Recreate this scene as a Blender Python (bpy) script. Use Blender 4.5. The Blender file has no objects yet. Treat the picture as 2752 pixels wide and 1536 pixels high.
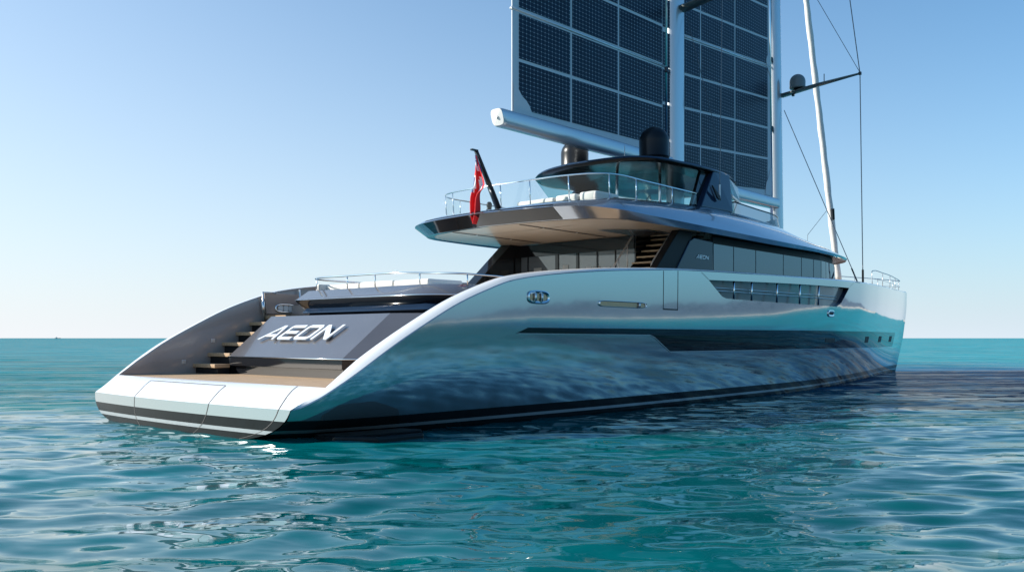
import bpy, bmesh, math, random
import numpy as np
from mathutils import Vector, Matrix
random.seed(7); rng = np.random.default_rng(11)
SC = bpy.context.scene; COL = SC.collection
R = math.radians

# ------------------------------------------------------------------ camera
cam_d = bpy.data.cameras.new('camera'); cam = bpy.data.objects.new('camera', cam_d); COL.objects.link(cam)
cam.location = (0, 0, 2.0); cam.rotation_euler = (R(90), 0, 0)
cam_d.sensor_width = 36; cam_d.lens = 2390/2752*36; cam_d.shift_y = 140/2752
cam_d.clip_start = .1; cam_d.clip_end = 60000
SC.camera = cam

# ------------------------------------------------------------------ sky, sun, exposure
SUN_EL, SUN_AZ = R(28), R(-88)          # azimuth from +Y towards +X
W = bpy.data.worlds.new('World'); SC.world = W; W.use_nodes = True
nt = W.node_tree; bg = nt.nodes['Background']
sky = nt.nodes.new('ShaderNodeTexSky'); sky.sky_type = 'NISHITA'; sky.sun_disc = False
sky.sun_elevation = SUN_EL; sky.sun_rotation = SUN_AZ
sky.air_density = 1.0; sky.dust_density = 1.2; sky.ozone_density = 2.0; sky.altitude = 0
bg.inputs[1].default_value = .12
def wm(op, *a):
    n = nt.nodes.new('ShaderNodeMath'); n.operation = op
    for i, v in enumerate(a):
        if isinstance(v, (int, float)): n.inputs[i].default_value = v
        else: nt.links.new(v, n.inputs[i])
    return n.outputs[0]
def wmix(f, a, b, mode='MIX'):
    n = nt.nodes.new('ShaderNodeMix'); n.data_type = 'RGBA'; n.blend_type = mode
    for i, v in ((0, f), (6, a), (7, b)):
        if isinstance(v, (int, float, tuple)): n.inputs[i].default_value = v
        else: nt.links.new(v, n.inputs[i])
    return n.outputs[2]
# pale sea haze low in the sky, whiter towards the sun
tcw = nt.nodes.new('ShaderNodeTexCoord'); sx_ = nt.nodes.new('ShaderNodeSeparateXYZ'); nt.links.new(tcw.outputs['Generated'], sx_.inputs[0])
toward = wm('ADD', wm('MULTIPLY', sx_.outputs[0], math.sin(SUN_AZ)), wm('MULTIPLY', sx_.outputs[1], math.cos(SUN_AZ)))
t01 = wm('MULTIPLY_ADD', toward, .5, .5)
hz = wm('EXPONENT', wm('MULTIPLY', wm('ABSOLUTE', sx_.outputs[2]), wm('MULTIPLY_ADD', t01, 6.6, -7.8)))
hmr = nt.nodes.new('ShaderNodeMapRange'); hmr.interpolation_type = 'SMOOTHSTEP'; hmr.inputs[1].default_value = .09; hmr.inputs[2].default_value = .27; nt.links.new(t01, hmr.inputs[0])
hcol = wmix(hmr.outputs[0], (1.6, 2.65, 3.6, 1), wmix(t01, (3.7, 4.5, 5.2, 1), (5.7, 5.55, 5.6, 1)))
tint = wmix(1.0, sky.outputs[0], (.37, .81, 1.02, 1), 'MULTIPLY')
nt.links.new(wmix(wm('MULTIPLY', hz, .93), tint, hcol), bg.inputs[0])
sd = bpy.data.lights.new('sun', 'SUN'); sun = bpy.data.objects.new('sun', sd); COL.objects.link(sun)
sd.energy = 5.0; sd.angle = R(.53); sd.color = (1, .93, .83)
sdir = Vector((math.cos(SUN_EL)*math.sin(SUN_AZ), math.cos(SUN_EL)*math.cos(SUN_AZ), math.sin(SUN_EL)))
sun.rotation_euler = sdir.to_track_quat('Z', 'Y').to_euler(); sun.location = sdir*80
vs = SC.view_settings; vs.view_transform = 'Standard'; vs.look = 'None'; vs.exposure = .62; vs.gamma = 1; vs.use_curve_mapping = False
SC.cycles.max_bounces = 10; SC.cycles.transparent_max_bounces = 16; SC.cycles.caustics_reflective = False; SC.cycles.caustics_refractive = False
SC.cycles.sample_clamp_indirect = 6

# ------------------------------------------------------------------ materials
def nodes(m): return m.node_tree.nodes, m.node_tree.links
def mat(name, col, rough=.4, metal=0., coat=0., spec=.5, noise=0., nscale=3., bump=0., bscale=40., ior=None, emis=None):
    m = bpy.data.materials.new(name); m.use_nodes = True; N, L = nodes(m); p = N['Principled BSDF']
    p.inputs['Base Color'].default_value = (*col, 1); p.inputs['Roughness'].default_value = rough
    p.inputs['Metallic'].default_value = metal; p.inputs['Specular IOR Level'].default_value = spec
    p.inputs['Coat Weight'].default_value = coat; p.inputs['Coat Roughness'].default_value = .02
    if ior: p.inputs['IOR'].default_value = ior
    if noise or bump:
        tc = N.new('ShaderNodeTexCoord')
    if noise:
        n = N.new('ShaderNodeTexNoise'); n.inputs['Scale'].default_value = nscale; n.inputs['Detail'].default_value = 4
        L.new(tc.outputs['Object'], n.inputs['Vector'])
        mr = N.new('ShaderNodeMapRange'); mr.inputs[3].default_value = 1-noise; mr.inputs[4].default_value = 1+noise
        mx = N.new('ShaderNodeMix'); mx.data_type = 'RGBA'; mx.blend_type = 'MULTIPLY'; mx.inputs[0].default_value = 1
        mx.inputs[6].default_value = (*col, 1); L.new(n.outputs[0], mr.inputs[0]); L.new(mr.outputs[0], mx.inputs[7])
        L.new(mx.outputs[2], p.inputs['Base Color'])
    if bump:
        n = N.new('ShaderNodeTexNoise'); n.inputs['Scale'].default_value = bscale; n.inputs['Detail'].default_value = 3
        L.new(tc.outputs['Object'], n.inputs['Vector'])
        b = N.new('ShaderNodeBump'); b.inputs['Strength'].default_value = bump; b.inputs['Distance'].default_value = .01
        L.new(n.outputs[0], b.inputs['Height']); L.new(b.outputs[0], p.inputs['Normal'])
    return m
def glass_mat(name, tint, refl_rough=.01, ior=1.5):
    m = bpy.data.materials.new(name); m.use_nodes = True; N, L = nodes(m)
    N.remove(N['Principled BSDF']); out = N['Material Output']
    lw = N.new('ShaderNodeLayerWeight'); lw.inputs['Blend'].default_value = .5
    pw = N.new('ShaderNodeMath'); pw.operation = 'POWER'; pw.inputs[1].default_value = 4; L.new(lw.outputs['Facing'], pw.inputs[0])
    fr = N.new('ShaderNodeMath'); fr.operation = 'MULTIPLY_ADD'; fr.inputs[1].default_value = .8; fr.inputs[2].default_value = ((ior-1)/(ior+1))**2; L.new(pw.outputs[0], fr.inputs[0])
    tr = N.new('ShaderNodeBsdfTransparent'); tr.inputs[0].default_value = (*tint, 1)
    gl = N.new('ShaderNodeBsdfGlossy'); gl.inputs['Roughness'].default_value = refl_rough
    mx = N.new('ShaderNodeMixShader'); L.new(fr.outputs[0], mx.inputs[0]); L.new(tr.outputs[0], mx.inputs[1]); L.new(gl.outputs[0], mx.inputs[2])
    L.new(mx.outputs[0], out.inputs[0]); return m
M = {}
M['hull'] = mat('silver_paint', (.385, .46, .485), .07, .82, coat=1.0, noise=.02, nscale=.4)
M['cap'] = mat('pale_silver_paint', (.80, .80, .79), .25, .08, coat=.6)
M['inner'] = mat('warm_grey_paint', (.37, .305, .275), .2, .1, coat=.5, noise=.03, nscale=1.)
M['roof'] = mat('blue_silver_paint', (.42, .46, .52), .17, .8, coat=1.0, noise=.02, nscale=.5)
M['black'] = mat('black_gloss', (.010, .011, .014), .06, 0, spec=.5)
M['navy'] = mat('navy_gloss_paint', (.014, .03, .062), .1, .0, spec=.35)
M['bootgloss'] = mat('dark_boot_paint', (.012, .016, .018), .25, 0, coat=.5, noise=.3, nscale=4)
M['antifoul'] = mat('black_antifouling', (.010, .014, .016), .1, 0, spec=.12, noise=.35, nscale=5, bump=.12, bscale=7)
M['bootline'] = mat('grey_boot_line', (.30, .34, .36), .25, .3, coat=.5, noise=.08, nscale=5)
M['hullglass'] = mat('dark_hull_glass', (.006, .010, .013), .015, 0, spec=.4)
M['seam'] = mat('seam_shadow_gap', (.015, .016, .018), .6)
M['garage'] = mat('graphite_metallic', (.18, .17, .175), .2, .5, coat=.6, noise=.12, nscale=1.3, bump=.08, bscale=60)
M['chrome'] = mat('polished_steel', (.80, .81, .82), .08, 1)
M['steel'] = mat('brushed_steel', (.74, .75, .76), .3, 1)
M['mirror'] = mat('silver_letter_face', (.78, .81, .84), .3, .25)
M['beige'] = mat('beige_gloss_ceiling', (.76, .63, .51), .25, 0, coat=.25, noise=.04, nscale=.6)
M['cushion'] = mat('cream_upholstery', (.74, .71, .66), .8, 0, bump=.25, bscale=60)
M['white'] = mat('white_paint', (.78, .78, .77), .3, 0, coat=.4)
M['sailwhite'] = mat('furled_sail_cloth', (.74, .73, .71), .7, 0, noise=.08, nscale=3, bump=.5, bscale=6)
M['mast'] = mat('mast_silver_paint', (.56, .60, .64), .25, .45, coat=.5)
M['spar'] = mat('grey_green_spar', (.17, .2, .2), .35, .3)
M['dome'] = mat('black_radome', (.008, .010, .014), .3, 0, spec=.25)
M['greydome'] = mat('grey_radome', (.16, .19, .2), .4)
M['cabinglass'] = mat('tinted_cabin_glass', (.03, .06, .11), .02, .0, spec=.5, ior=1.95)
M['aftglass'] = mat('grey_saloon_glass', (.14, .17, .20), .03, 0, spec=.5, ior=1.9)
M['railglass'] = glass_mat('clear_rail_glass', (.93, .97, .97))
M['bridgeglass'] = glass_mat('painted_sea_teal_glass', (.42, .70, .72), ior=1.75)  # teal tint paints the sea's reflection into the glass
M['wire'] = mat('rigging_wire', (.2, .21, .22), .4, .8)
M['red'] = mat('red_flag_cloth', (.62, .012, .016), .75)
M['flagblue'] = mat('blue_flag_cloth', (.02, .03, .16), .75)
M['flagwhite'] = mat('white_flag_cloth', (.75, .75, .75), .75)
M['greyglow'] = mat('painted_window_light', (.42, .45, .47), .2)
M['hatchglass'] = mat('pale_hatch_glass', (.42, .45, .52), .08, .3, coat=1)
M['screenglass'] = glass_mat('smoked_screen_glass', (.38, .45, .5))
M['bronzeblack'] = mat('bronze_black_ceiling', (.022, .017, .013), .16, 0, spec=.35)
M['satin'] = mat('black_satin_and_shade', (.008, .009, .011), .5, 0, spec=.2)
M['paintedshine'] = mat('painted_shine_steel', (.82, .83, .84), .3, .35)  # handrail steel paled to paint in sky shine under the roof
M['rock'] = mat('grey_rock', (.10, .14, .19), .9, noise=.4, nscale=.01)

def teak_mat():
    m = bpy.data.materials.new('teak_planks'); m.use_nodes = True; N, L = nodes(m); p = N['Principled BSDF']
    tc = N.new('ShaderNodeTexCoord'); sp = N.new('ShaderNodeSeparateXYZ'); L.new(tc.outputs['Object'], sp.inputs[0])
    mp = N.new('ShaderNodeMapping'); mp.inputs['Scale'].default_value = (1.2, 14, 14); L.new(tc.outputs['Object'], mp.inputs[0])
    n = N.new('ShaderNodeTexNoise'); n.inputs['Scale'].default_value = 2; n.inputs['Detail'].default_value = 5; L.new(mp.outputs[0], n.inputs['Vector'])
    cr = N.new('ShaderNodeValToRGB'); e = cr.color_ramp.elements
    e[0].position = .3; e[0].color = (.36, .235, .135, 1); e[1].position = .72; e[1].color = (.55, .385, .235, 1); L.new(n.outputs[0], cr.inputs[0])
    a = N.new('ShaderNodeMath'); a.operation = 'MULTIPLY'; a.inputs[1].default_value = 1/.09; L.new(sp.outputs[1], a.inputs[0])
    f = N.new('ShaderNodeMath'); f.operation = 'FRACT'; L.new(a.outputs[0], f.inputs[0])
    g = N.new('ShaderNodeMath'); g.operation = 'LESS_THAN'; g.inputs[1].default_value = .07; L.new(f.outputs[0], g.inputs[0])
    mx = N.new('ShaderNodeMix'); mx.data_type = 'RGBA'; L.new(g.outputs[0], mx.inputs[0]); L.new(cr.outputs[0], mx.inputs[6]); mx.inputs[7].default_value = (.13, .085, .05, 1)
    L.new(mx.outputs[2], p.inputs['Base Color']); p.inputs['Roughness'].default_value = .55
    return m
M['teak'] = teak_mat()
M['treadwood'] = mat('painted_lit_teak', (.58, .42, .27), .5, noise=.15, nscale=8)  # teak paled in colour to stand for light on the treads
M['foam'] = mat('white_foam', (.8, .82, .82), .7)
def solar_mat():
    # object X runs along the boat, object Z up: cell lines with bright crossing points
    m = bpy.data.materials.new('solar_cells'); m.use_nodes = True; N, L = nodes(m); p = N['Principled BSDF']
    tc = N.new('ShaderNodeTexCoord'); sp = N.new('ShaderNodeSeparateXYZ'); L.new(tc.outputs['Object'], sp.inputs[0])
    def mth(op, a, b=None):
        n = N.new('ShaderNodeMath'); n.operation = op
        for i, v in enumerate((a, b)):
            if v is None: continue
            if isinstance(v, (int, float)): n.inputs[i].default_value = v
            else: L.new(v, n.inputs[i])
        return n.outputs[0]
    px, pz = .185, .135
    def line(c, pitch, w):
        d = mth('ABSOLUTE', mth('SUBTRACT', mth('FRACT', mth('DIVIDE', c, pitch)), .5))
        return mth('GREATER_THAN', d, .5-w/pitch/2)
    def near(c, pitch, w): return line(c, pitch, w)
    lx = line(sp.outputs[0], px, .012); lz = line(sp.outputs[2], pz, .012)
    dash = mth('GREATER_THAN', mth('FRACT', mth('DIVIDE', sp.outputs[0], .046)), .45)
    dots = mth('MULTIPLY', near(sp.outputs[0], px, .030), near(sp.outputs[2], pz, .030))
    v = mth('MAXIMUM', mth('MULTIPLY', lx, .3), mth('MULTIPLY', mth('MULTIPLY', lz, dash), .5)); v = mth('MAXIMUM', v, dots)
    mx = N.new('ShaderNodeMix'); mx.data_type = 'RGBA'; L.new(v, mx.inputs[0])
    nz = N.new('ShaderNodeTexNoise'); nz.inputs['Scale'].default_value = 1.1; nz.inputs['Detail'].default_value = 3
    L.new(tc.outputs['Object'], nz.inputs['Vector'])
    cr = N.new('ShaderNodeValToRGB'); e = cr.color_ramp.elements
    e[0].position = .3; e[0].color = (.004, .013, .030, 1); e[1].position = .7; e[1].color = (.006, .021, .045, 1); L.new(nz.outputs[0], cr.inputs[0])
    L.new(cr.outputs[0], mx.inputs[6]); mx.inputs[7].default_value = (.42, .5, .58, 1)
    L.new(mx.outputs[2], p.inputs['Base Color']); p.inputs['Roughness'].default_value = .3; p.inputs['Specular IOR Level'].default_value = .12
    return m
M['solar'] = solar_mat()
def water_mat():
    m = bpy.data.materials.new('turquoise_sea_water'); m.use_nodes = True; N, L = nodes(m); N.remove(N['Principled BSDF']); out = N['Material Output']
    g = N.new('ShaderNodeNewGeometry')
    mq = N.new('ShaderNodeMapping'); mq.inputs['Scale'].default_value = (.6, 1.0, 1); L.new(g.outputs['Position'], mq.inputs[0])
    n = N.new('ShaderNodeTexNoise'); n.inputs['Scale'].default_value = .035; n.inputs['Detail'].default_value = 5; L.new(mq.outputs[0], n.inputs['Vector'])
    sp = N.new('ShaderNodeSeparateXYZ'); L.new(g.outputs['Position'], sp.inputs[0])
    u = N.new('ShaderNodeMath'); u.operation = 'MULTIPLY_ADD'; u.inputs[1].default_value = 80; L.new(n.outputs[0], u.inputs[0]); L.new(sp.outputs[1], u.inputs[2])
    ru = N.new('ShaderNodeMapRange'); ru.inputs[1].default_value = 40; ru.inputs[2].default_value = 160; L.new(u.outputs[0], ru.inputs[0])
    cr = N.new('ShaderNodeValToRGB'); cr.color_ramp.interpolation = 'EASE'; e = cr.color_ramp.elements   # green and navy bands paint in the hull's reflection and shade, bright sand beyond
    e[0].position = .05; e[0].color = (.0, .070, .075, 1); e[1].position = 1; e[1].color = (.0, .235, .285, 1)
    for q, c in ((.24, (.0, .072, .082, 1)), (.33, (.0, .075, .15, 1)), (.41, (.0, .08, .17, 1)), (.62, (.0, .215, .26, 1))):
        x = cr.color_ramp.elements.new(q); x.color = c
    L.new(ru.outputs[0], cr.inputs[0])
    cr2 = N.new('ShaderNodeValToRGB'); e = cr2.color_ramp.elements          # left side paler: sky reflection painted into the body colour
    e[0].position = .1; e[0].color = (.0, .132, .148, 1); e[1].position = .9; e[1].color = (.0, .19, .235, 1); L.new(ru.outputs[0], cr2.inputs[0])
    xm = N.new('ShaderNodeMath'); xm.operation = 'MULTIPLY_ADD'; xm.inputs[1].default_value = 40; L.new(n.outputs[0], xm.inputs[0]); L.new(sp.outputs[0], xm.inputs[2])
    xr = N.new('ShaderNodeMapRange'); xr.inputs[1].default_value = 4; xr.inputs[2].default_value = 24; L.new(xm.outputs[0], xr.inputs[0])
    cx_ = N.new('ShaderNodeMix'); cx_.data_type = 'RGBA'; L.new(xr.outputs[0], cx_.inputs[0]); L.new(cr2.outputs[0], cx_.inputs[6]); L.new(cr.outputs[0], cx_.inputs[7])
    mg = N.new('ShaderNodeMapping'); mg.inputs['Scale'].default_value = (.05, .22, 1); mg.inputs['Rotation'].default_value = (0, 0, .1); L.new(g.outputs['Position'], mg.inputs[0])
    ng = N.new('ShaderNodeTexNoise'); ng.inputs['Scale'].default_value = 1; ng.inputs['Detail'].default_value = 6; ng.inputs['Roughness'].default_value = .6; L.new(mg.outputs[0], ng.inputs['Vector'])
    rg = N.new('ShaderNodeMapRange'); rg.inputs[1].default_value = .3; rg.inputs[2].default_value = .7; rg.inputs[3].default_value = .62; rg.inputs[4].default_value = 1.35; L.new(ng.outputs[0], rg.inputs[0])
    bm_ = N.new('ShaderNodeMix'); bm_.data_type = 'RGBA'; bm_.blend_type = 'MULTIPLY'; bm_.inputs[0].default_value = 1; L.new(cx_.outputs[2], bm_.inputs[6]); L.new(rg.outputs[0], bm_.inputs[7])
    # fine wind ripples tilt the surface normal (slopes kept at every distance)
    mp = N.new('ShaderNodeMapping'); mp.inputs['Scale'].default_value = (.45, 1.0, 1); mp.inputs['Rotation'].default_value = (0, 0, .12); L.new(g.outputs['Position'], mp.inputs[0])
    a = N.new('ShaderNodeTexNoise'); a.inputs['Scale'].default_value = 2.3; a.inputs['Detail'].default_value = 3.5; a.inputs['Roughness'].default_value = .45; a.inputs['Distortion'].default_value = .3; L.new(mp.outputs[0], a.inputs['Vector'])
    v1 = N.new('ShaderNodeVectorMath'); v1.operation = 'SUBTRACT'; v1.inputs[1].default_value = (.5, .5, .5); L.new(a.outputs['Color'], v1.inputs[0])
    v2 = N.new('ShaderNodeVectorMath'); v2.operation = 'MULTIPLY'; v2.inputs[1].default_value = (.35, .75, 0); L.new(v1.outputs[0], v2.inputs[0])
    b_ = N.new('ShaderNodeTexNoise'); b_.inputs['Scale'].default_value = .55; b_.inputs['Detail'].default_value = 2; L.new(mp.outputs[0], b_.inputs['Vector'])
    w1 = N.new('ShaderNodeVectorMath'); w1.operation = 'SUBTRACT'; w1.inputs[1].default_value = (.5, .5, .5); L.new(b_.outputs['Color'], w1.inputs[0])
    w2 = N.new('ShaderNodeVectorMath'); w2.operation = 'MULTIPLY_ADD'; w2.inputs[1].default_value = (.2, .5, 0); L.new(w1.outputs[0], w2.inputs[0]); L.new(v2.outputs[0], w2.inputs[2])
    v3 = N.new('ShaderNodeVectorMath'); v3.operation = 'ADD'; L.new(w2.outputs[0], v3.inputs[0]); L.new(g.outputs['Normal'], v3.inputs[1])
    v4 = N.new('ShaderNodeVectorMath'); v4.operation = 'NORMALIZE'; L.new(v3.outputs[0], v4.inputs[0])
    mh = N.new('ShaderNodeMapping'); mh.inputs['Scale'].default_value = (.12, .5, 1); mh.inputs['Location'].default_value = (7, 3, 0); L.new(g.outputs['Position'], mh.inputs[0])
    nh = N.new('ShaderNodeTexNoise'); nh.inputs['Scale'].default_value = 1; nh.inputs['Detail'].default_value = 5; nh.inputs['Roughness'].default_value = .65; L.new(mh.outputs[0], nh.inputs['Vector'])
    rg2 = N.new('ShaderNodeMapRange'); rg2.inputs[1].default_value = .38; rg2.inputs[2].default_value = .64; rg2.inputs[3].default_value = .45; rg2.inputs[4].default_value = 1.6; L.new(nh.outputs[0], rg2.inputs[0])
    fr = N.new('ShaderNodeFresnel'); fr.inputs['IOR'].default_value = 1.333; L.new(v4.outputs[0], fr.inputs['Normal'])
    k = N.new('ShaderNodeMath'); k.operation = 'MULTIPLY'; k.inputs[1].default_value = 1.1; L.new(fr.outputs[0], k.inputs[0])
    kc = N.new('ShaderNodeMath'); kc.operation = 'MINIMUM'; ln = N.new('ShaderNodeVectorMath'); ln.operation = 'LENGTH'; L.new(g.outputs['Position'], ln.inputs[0]); cm = N.new('ShaderNodeMapRange'); cm.inputs[1].default_value = 10; cm.inputs[2].default_value = 40; cm.inputs[3].default_value = .65; cm.inputs[4].default_value = .17; L.new(ln.outputs['Value'], cm.inputs[0]); gm = N.new('ShaderNodeMath'); gm.operation = 'MULTIPLY'; L.new(cm.outputs[0], gm.inputs[0]); L.new(rg2.outputs[0], gm.inputs[1]); L.new(gm.outputs[0], kc.inputs[1]); L.new(k.outputs[0], kc.inputs[0]); k = kc
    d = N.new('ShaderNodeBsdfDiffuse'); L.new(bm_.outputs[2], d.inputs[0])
    gl = N.new('ShaderNodeBsdfGlossy'); gl.inputs['Roughness'].default_value = .03; gl.inputs[0].default_value = (1, 1, 1, 1); L.new(v4.outputs[0], gl.inputs['Normal'])
    mx = N.new('ShaderNodeMixShader'); L.new(k.outputs[0], mx.inputs[0]); L.new(d.outputs[0], mx.inputs[1]); L.new(gl.outputs[0], mx.inputs[2]); L.new(mx.outputs[0], out.inputs[0])
    return m
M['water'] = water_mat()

# ------------------------------------------------------------------ mesh helpers (boat frame: s forward, t to starboard, z up)
def V(s, t, z): return (s, -t, z)
YAW = R(48); BOAT = Vector((-6.99, 20.3, 0))
class MB:
    def __init__(s): s.v = []; s.f = []; s.m = []
    def add(s, vs, fs, mi=0):
        o = len(s.v); s.v += [tuple(v) for v in vs]; s.f += [tuple(i+o for i in f) for f in fs]; s.m += [mi]*len(fs); return s
    def grid(s, rows, mi=0, closed=False, rowmat=None):
        n = len(rows[0]); vs = [p for r in rows for p in r]; fs = []; ms = []
        for i in range(len(rows)-1):
            for j in range(n if closed else n-1):
                k = (j+1) % n; fs.append((i*n+j, i*n+k, (i+1)*n+k, (i+1)*n+j)); ms.append(rowmat[i] if rowmat else mi)
        o = len(s.v); s.v += [tuple(v) for v in vs]; s.f += [tuple(i+o for i in f) for f in fs]; s.m += ms; return s
    def box(s, c, d, rot=None, mi=0):
        x, y, z = (a/2 for a in d); P = [Vector((i*x, j*y, k*z)) for i in (-1, 1) for j in (-1, 1) for k in (-1, 1)]
        if rot is not None: P = [rot @ p for p in P]
        P = [p+Vector(c) for p in P]
        return s.add(P, [(0, 1, 3, 2), (4, 6, 7, 5), (0, 4, 5, 1), (2, 3, 7, 6), (0, 2, 6, 4), (1, 5, 7, 3)], mi)
    def tube(s, pts, r, n=10, mi=0, cap=True, flat=1.0):
        pts = [Vector(p) for p in pts]; rr = r if isinstance(r, (list, tuple)) else [r]*len(pts); rows = []
        up = Vector((0, 0, 1))
        for i, p in enumerate(pts):
            d = (pts[min(i+1, len(pts)-1)]-pts[max(i-1, 0)]).normalized()
            u = up if abs(d.z) < .95 else Vector((1, 0, 0)); a = d.cross(u).normalized(); b = a.cross(d).normalized()
            rows.append([p+a*math.cos(q)*rr[i]+b*math.sin(q)*rr[i]*flat for q in (2*math.pi*k/n for k in range(n))])
        o = len(s.v); s.grid(rows, mi, closed=True)
        if cap: s.f += [tuple(o+k for k in range(n)), tuple(o+(len(rows)-1)*n+k for k in reversed(range(n)))]; s.m += [mi]*2
        return s
    def prism(s, poly, ext, mi=0):
        """poly: list of 3-D points, extruded by vector ext"""
        e = Vector(ext); n = len(poly); vs = [Vector(p) for p in poly]+[Vector(p)+e for p in poly]
        fs = [tuple(range(n)), tuple(reversed(range(n, 2*n)))]+[(i, (i+1) % n, n+(i+1) % n, n+i) for i in range(n)]
        return s.add(vs, fs, mi)
    def lathe(s, c, prof, n=28, mi=0):
        rows = [[(c[0]+r*math.cos(2*math.pi*k/n), c[1]+r*math.sin(2*math.pi*k/n), c[2]+z) for k in range(n)] for r, z in prof]
        return s.grid(rows, mi, closed=True)
    def build(s, name, mats, parent=None, smooth=False, bevel=0, weld=False, rot=None, bseg=2):
        me = bpy.data.meshes.new(name); me.from_pydata(s.v, [], s.f)
        mats = mats if isinstance(mats, (list, tuple)) else [mats]
        for m in mats: me.materials.append(m)
        me.polygons.foreach_set('material_index', s.m)
        bm = bmesh.new(); bm.from_mesh(me)
        if weld: bmesh.ops.remove_doubles(bm, verts=bm.verts, dist=1e-4)
        bmesh.ops.recalc_face_normals(bm, faces=bm.faces)
        if bevel:
            ed = [e for e in bm.edges if len(e.link_faces) == 2 and e.calc_face_angle(0) > .5]
            bmesh.ops.bevel(bm, geom=ed, offset=bevel, segments=bseg, affect='EDGES', clamp_overlap=True, profile=.6)
        bm.to_mesh(me); bm.free()
        if smooth or bevel:
            me.shade_smooth() if smooth else None
        o = bpy.data.objects.new(name, me); COL.objects.link(o)
        if parent is not None: o.parent = parent
        return o
def part(mb, name, m, parent, **k): return mb.build(name, M[m] if isinstance(m, str) else [M[i] for i in m], parent, **k)
def tag(o, label, cat, group=None, kind=None):
    o['label'] = label; o['category'] = cat
    if group: o['group'] = group
    if kind: o['kind'] = kind
    return o
def sharp(o, ang=35):
    """smooth shading that keeps edges sharper than ang"""
    me = o.data; me.shade_smooth(); bm = bmesh.new(); bm.from_mesh(me)
    for e in bm.edges: e.smooth = not (len(e.link_faces) == 2 and e.calc_face_angle(0) > R(ang))
    bm.to_mesh(me); bm.free(); return o
def at_boat(name, mb, m, base, **k):
    """a thing of its own that lies on the yacht: mesh relative to its base point, boat heading"""
    b = Vector(V(*base)); mb.v = [tuple(Vector(v)-b) for v in mb.v]
    o = mb.build(name, [M[i] for i in (m if isinstance(m, (list, tuple)) else [m])], None, **k)
    o.location = BOAT+Matrix.Rotation(YAW, 3, 'Z') @ b; o.rotation_euler = (0, 0, YAW); return o
def catmull(P, n):
    """P list of tuples; n samples per span"""
    P = [np.array(p, float) for p in P]; out = []
    for i in range(len(P)-1):
        a, b, c, d = P[max(i-1, 0)], P[i], P[i+1], P[min(i+2, len(P)-1)]
        la = max(np.linalg.norm(b-a), 1e-6); lb = max(np.linalg.norm(c-b), 1e-6); lc = max(np.linalg.norm(d-c), 1e-6)
        m1 = ((c-b)/lb+(b-a)/la)/2*lb if i > 0 else c-b
        m2 = ((d-c)/lc+(c-b)/lb)/2*lb if i < len(P)-2 else c-b
        for k in range(n):
            t = k/n; out.append(tuple((2*t**3-3*t*t+1)*b+(t**3-2*t*t+t)*m1+(-2*t**3+3*t*t)*c+(t**3-t*t)*m2))
    out.append(tuple(P[-1])); return out
def I(x,xs,ys): return float(np.interp(x,xs,ys))
DS=[-2,-.65,-.3,0,.6,1.5,5,20,24,28,32,36,40,44,46,47];DV=[4.0,4.4,4.62,4.75,4.88,4.95,4.97,4.95,4.78,4.33,3.6,2.7,1.72,.72,.24,.04]
WS=[-2,-.65,0,2,5,10,18,22,26,30,34,38,42,45,47];WV=[2.7,3.1,3.6,4.2,4.5,4.72,4.62,4.35,3.8,3.05,2.25,1.42,.66,.2,.03]
KS=[-.65,3,10,25,47];KV=[.22,.5,1.0,1.5,2.4]
PS=[-2,-.65,-.3,0,.5,1.3,2.2,3.2,4.0,5.0,6.7,9.5,13,17,20,25,32,39,47];PV=[.6,.63,.79,.98,1.3,1.8,2.28,2.76,3.06,3.36,3.6,3.84,4.03,4.13,4.19,4.32,4.48,4.64,4.84]
def smooth_interp(x,xs,ys):
    # monotone-ish cubic (Fritsch-Carlson)
    xs=np.array(xs,float);ys=np.array(ys,float);h=np.diff(xs);d=np.diff(ys)/h
    m=np.zeros(len(xs));m[0]=d[0];m[-1]=d[-1]
    for i in range(1,len(xs)-1):
        m[i]=0 if d[i-1]*d[i]<=0 else 2*d[i-1]*d[i]/(d[i-1]+d[i])
    i=int(np.clip(np.searchsorted(xs,x)-1,0,len(h)-1));t=min(max((x-xs[i])/h[i],0),1)
    return float((2*t**3-3*t*t+1)*ys[i]+(t**3-2*t*t+t)*h[i]*m[i]+(-2*t**3+3*t*t)*ys[i+1]+(t**3-t*t)*h[i]*m[i+1])
def zP(s): return smooth_interp(s,PS,PV)
def stem(z): return I(z,[-1,0,2,3.8,4.9],[44.6,45.1,46.4,47.05,47.1])
def hb(s,z):
    D=smooth_interp(s,DS,DV);W=smooth_interp(s,WS,WV);k=I(s,KS,KV)
    if z<0: return max(W*(1+z*.35),.02)
    return W+(D-W)*(1-np.exp(-z/k))/(1-np.exp(-4.6/k))
def sx(s,z): return s+(stem(z)-47)*min(max((s-30)/17,0),1)**2

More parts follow.
